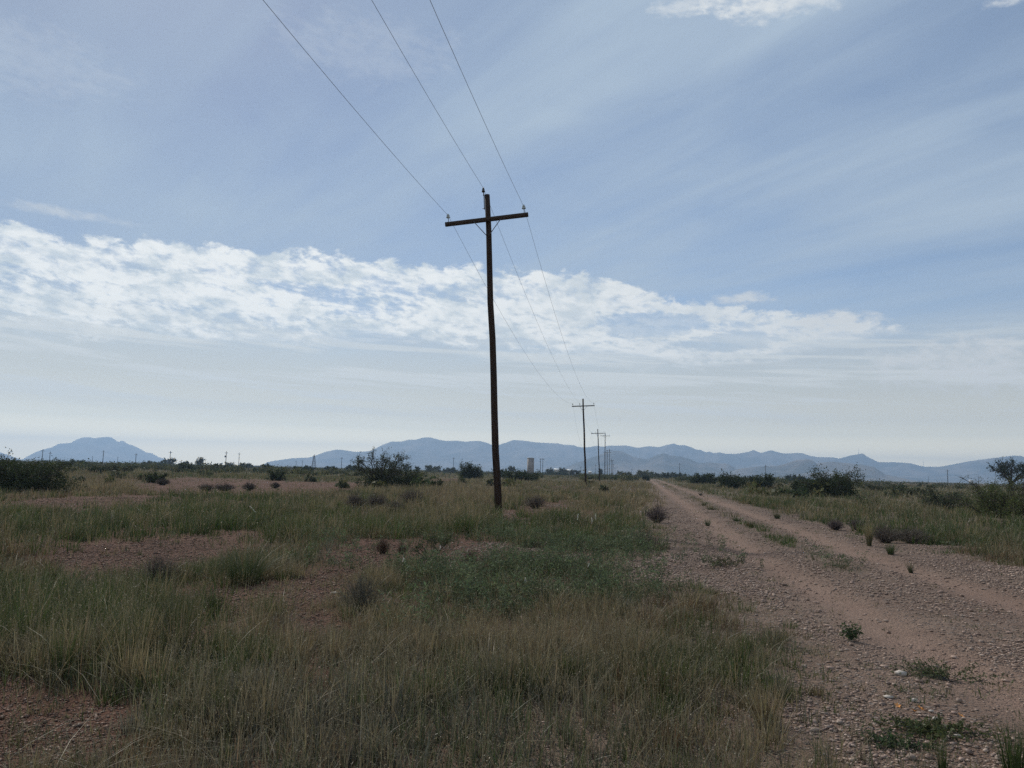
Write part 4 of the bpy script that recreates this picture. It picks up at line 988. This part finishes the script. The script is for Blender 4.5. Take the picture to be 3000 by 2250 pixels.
go = mk_mesh('grass', np.concatenate(GV), np.concatenate(GF), M_grass, np.clip(np.concatenate(GC), 0, 1))
tag(go, 'wild olive and straw coloured grass covering the plain', 'grass', kind='stuff')
del GV, GF, GC

# leafy weeds, far scrub, gravel
def leafy():
    rg = np.random.default_rng(61); x, y = scatter(7.5, 22, 26000, rg); den, wts, hf, grav = veg_map(x, y)
    ok = (rg.random(len(x)) < den * np.clip(wts[:, 3] * 2.2 - .25, 0, 1)); x, y = x[ok], y[ok]; n = len(x); k = 42
    hgt = rg.uniform(.12, .42, n); ci = np.repeat(np.arange(n), k); f = rg.random(n * k) ** .6
    a = rg.uniform(0, 6.283, n * k); rr = .11 * f * rg.random(n * k) ** .5
    P = np.stack([x[ci] + np.cos(a) * rr, y[ci] + np.sin(a) * rr, terrain(x, y)[ci] + hgt[ci] * f], 1)
    V, F, C = leaf_quads(P, .05, rg, (.092, .116, .062), .45, aspect=.22); C = C * np.repeat(np.repeat(rg.uniform(.7, 1.35, n), k), 4)[:, None]
    tag(mk_mesh('leafy_weeds', V, F, M_leaf, np.clip(C, 0, 1)), 'blue green leafy weeds massed left of the track', 'weeds', kind='stuff')
leafy()
def far_scrub():
    rg = np.random.default_rng(62); x, y = [np.concatenate(q) for q in zip(scatter(60, 320, 6500, rg, 46), scatter(300, 950, 8500, rg, 46))]; px, py = project(x, y)
    s, t = road_st(x, y); cl = fbm(x * .02 + 5, y * .02, 3); r = np.hypot(x, y)
    side = np.where(px > 2300, .25, 1.0)
    den = np.clip((cl - .42) * 4, .05, 1) * side * np.where((s > -2) & (s < 9) & (t < 340), 0, 1) * np.where(r < 200, np.where(px < 1250, .75, .3), 1)
    den = np.where(r > 330, np.maximum(den, .45 * side), den)
    vd = veg_map(x, y)[0]; den = np.where((r < 220) & (vd < .35), den * .08, den)
    den = np.where((px > 1596) & (px < 1690) & (r < 540), den * .12, den)
    ok = rg.random(len(x)) < den; x, y = x[ok], y[ok]; n = len(x); k = 70
    w = rg.uniform(.8, 3.2, n) * np.where(np.hypot(x, y) < 200, .7, 1); h = w * rg.uniform(.35, .7, n); ci = np.repeat(np.arange(n), k)
    d = rg.normal(size=(n * k, 3)); d /= np.linalg.norm(d, axis=1)[:, None]; d *= rg.random((n * k, 1)) ** .4; d[:, 2] = np.abs(d[:, 2])
    lob = 1 + .35 * np.sin(3 * np.arctan2(d[:, 1], d[:, 0]) + ci * 1.3)
    P = np.stack([x[ci] + d[:, 0] * w[ci] * .5 * lob, y[ci] + d[:, 1] * w[ci] * .5 * lob, d[:, 2] * h[ci] * lob + .05], 1)
    V, F, C = leaf_quads(P, .45, rg, (1, 1, 1), .3, aspect=.6)
    tone = np.array([DARK, FARG, OLIVE, FARG, OLIVE])[rg.integers(0, 5, n)] * rg.uniform(.9, 1.6, (n, 1))
    C = C * np.repeat(tone[ci], 4, 0)
    tag(mk_mesh('scrub', V, F, M_leaf, np.clip(C, 0, 1)), 'low green scrub spread over the far plain up to the horizon', 'scrub', kind='stuff')
far_scrub()
def ico():
    t = (1 + 5 ** .5) / 2
    v = np.array([(-1, t, 0), (1, t, 0), (-1, -t, 0), (1, -t, 0), (0, -1, t), (0, 1, t), (0, -1, -t), (0, 1, -t), (t, 0, -1), (t, 0, 1), (-t, 0, -1), (-t, 0, 1)], float); v /= np.linalg.norm(v[0])
    f = np.array([(0, 11, 5), (0, 5, 1), (0, 1, 7), (0, 7, 10), (0, 10, 11), (1, 5, 9), (5, 11, 4), (11, 10, 2), (10, 7, 6), (7, 1, 8), (3, 9, 4), (3, 4, 2), (3, 2, 6), (3, 6, 8), (3, 8, 9), (4, 9, 5), (2, 4, 11), (6, 2, 10), (8, 6, 7), (9, 8, 1)])
    return v, f
def stones(x, y, size, rg):
    v, f = ico(); n = len(x)
    sc = size[:, None] * np.stack([rg.uniform(.7, 1.5, n), rg.uniform(.5, 1.0, n), rg.uniform(.22, .6, n)], 1) * .5
    V = v[None] * (1 + rg.normal(0, .2, (n, 12, 1))) * sc[:, None]
    a = rg.uniform(0, 6.283, n); c, s = np.cos(a), np.sin(a)
    V = np.stack([V[..., 0] * c[:, None] - V[..., 1] * s[:, None] + x[:, None], V[..., 0] * s[:, None] + V[..., 1] * c[:, None] + y[:, None], V[..., 2] + (terrain(x, y) + sc[:, 2] * .6)[:, None]], -1)
    F = (f[None] + (np.arange(n) * 12)[:, None, None]).reshape(-1, 3)
    base = np.array([(.30, .214, .168), (.19, .128, .098), (.325, .245, .195), (.245, .172, .138)])[rg.integers(0, 4, n)] * rg.uniform(.65, 1.25, (n, 1))
    return V.reshape(-1, 3), F, np.repeat(base, 12, 0)
M_stone = mat_leaf('stone', 0.0, .03)
def gravel():
    rg = np.random.default_rng(63); Vs, Fs, Cs, off = [], [], [], 0
    for r0, r1, n, smin in ((3.2, 9, 125000, .0130), (9, 18, 130000, .0185), (18, 40, 90000, .030)):
        x, y = scatter(r0, r1, n, rg); den, wts, hf, grav = veg_map(x, y)
        s, t = road_st(x, y); u = s - bend(t)
        wob = .15 * (fbm(t * .15, t * 0 + 3.3, 2) - .5); rut = np.maximum(np.exp(-((u - 2.25 - wob) / .55) ** 4), np.exp(-((u - 4.6 - wob) / .55) ** 4))
        p = np.where(den < .20, 1.0, .08) * (1 - .86 * rut) * np.clip(.25 + 2.2 * (fbm(x * .7, y * .7 + 31, 3) - .32), .1, 1)
        ok = rg.random(n) < p; x, y = x[ok], y[ok]
        left = x < -1.5 + .25 * y * 0
        size = smin * (1 + rg.gamma(1.2, .55, len(x))); V, F, C = stones(x, y, np.minimum(size * np.where(left, .8, 1), .065), rg); C = C * np.repeat(np.where(left, .55, 1.0), 12)[:, None] * np.where(np.repeat(left, 12)[:, None], [[1, .84, .74]], [[1, 1, 1]])
        Vs.append(V); Fs.append(F + off); Cs.append(C); off += len(V)
    tag(mk_mesh('gravel', np.concatenate(Vs), np.concatenate(Fs), M_stone, np.concatenate(Cs)), 'loose pinkish brown gravel on the track and the bare patches', 'gravel', kind='stuff')
gravel()
def rock(px, py, wpx, label, flat=.45):
    x, y = ground(px, py); d = math.hypot(x, y); SEED[0] += 1; rg = np.random.default_rng(SEED[0])
    v, f = ico()
    V = v * (1 + rg.normal(0, .14, (12, 1))) * np.array([1, .7, flat]) * wpx * d / FPX * .5
    o = mk_mesh('rock', V, f, M_stone, np.full((12, 3), 1.0) * np.array([.42, .37, .32])); o.location = (x, y, float(terrain(x, y)) + .01)
    tag(o, label, 'rock')
rock(2602, 2050, 30, 'flat pale rock on the gravel left of the orange blossoms', .3); rock(2679, 2064, 16, 'small round pale rock above the orange blossoms', .8); rock(2728, 2096, 15, 'small white rock right of the orange blossoms')
rock(2740, 2118, 15, 'dark round stone touching the creeping weed', .8); rock(982, 1736, 26, 'flat pale rock on the left gravel patch', .3); rock(2806, 2168, 22, 'pale broken rock below the creeping weed'); rock(2638, 1985, 34, 'jagged brown rock on the gravel above the flat pale one', .5)

# ------------------------------------------------------------------ haze over the plain
def haze():
    m, n, out = new_mat('haze_air'); v = n.new('ShaderNodeVolumePrincipled')
    v.inputs['Color'].default_value = (.50, .71, 1.0, 1); v.inputs['Density'].default_value = 2.0e-4; v.inputs['Anisotropy'].default_value = .25
    tc = n.new('ShaderNodeTexCoord')
    n.l.new(v.outputs[0], out.inputs['Volume'])
    b = MB(); b.box((0, 4200, 137), (9200, 4900, 138.5)); o = b.build('haze', m); tag(o, kind='stuff'); tag(o, 'thin bluish haze in the air over the plain', 'haze')
haze()
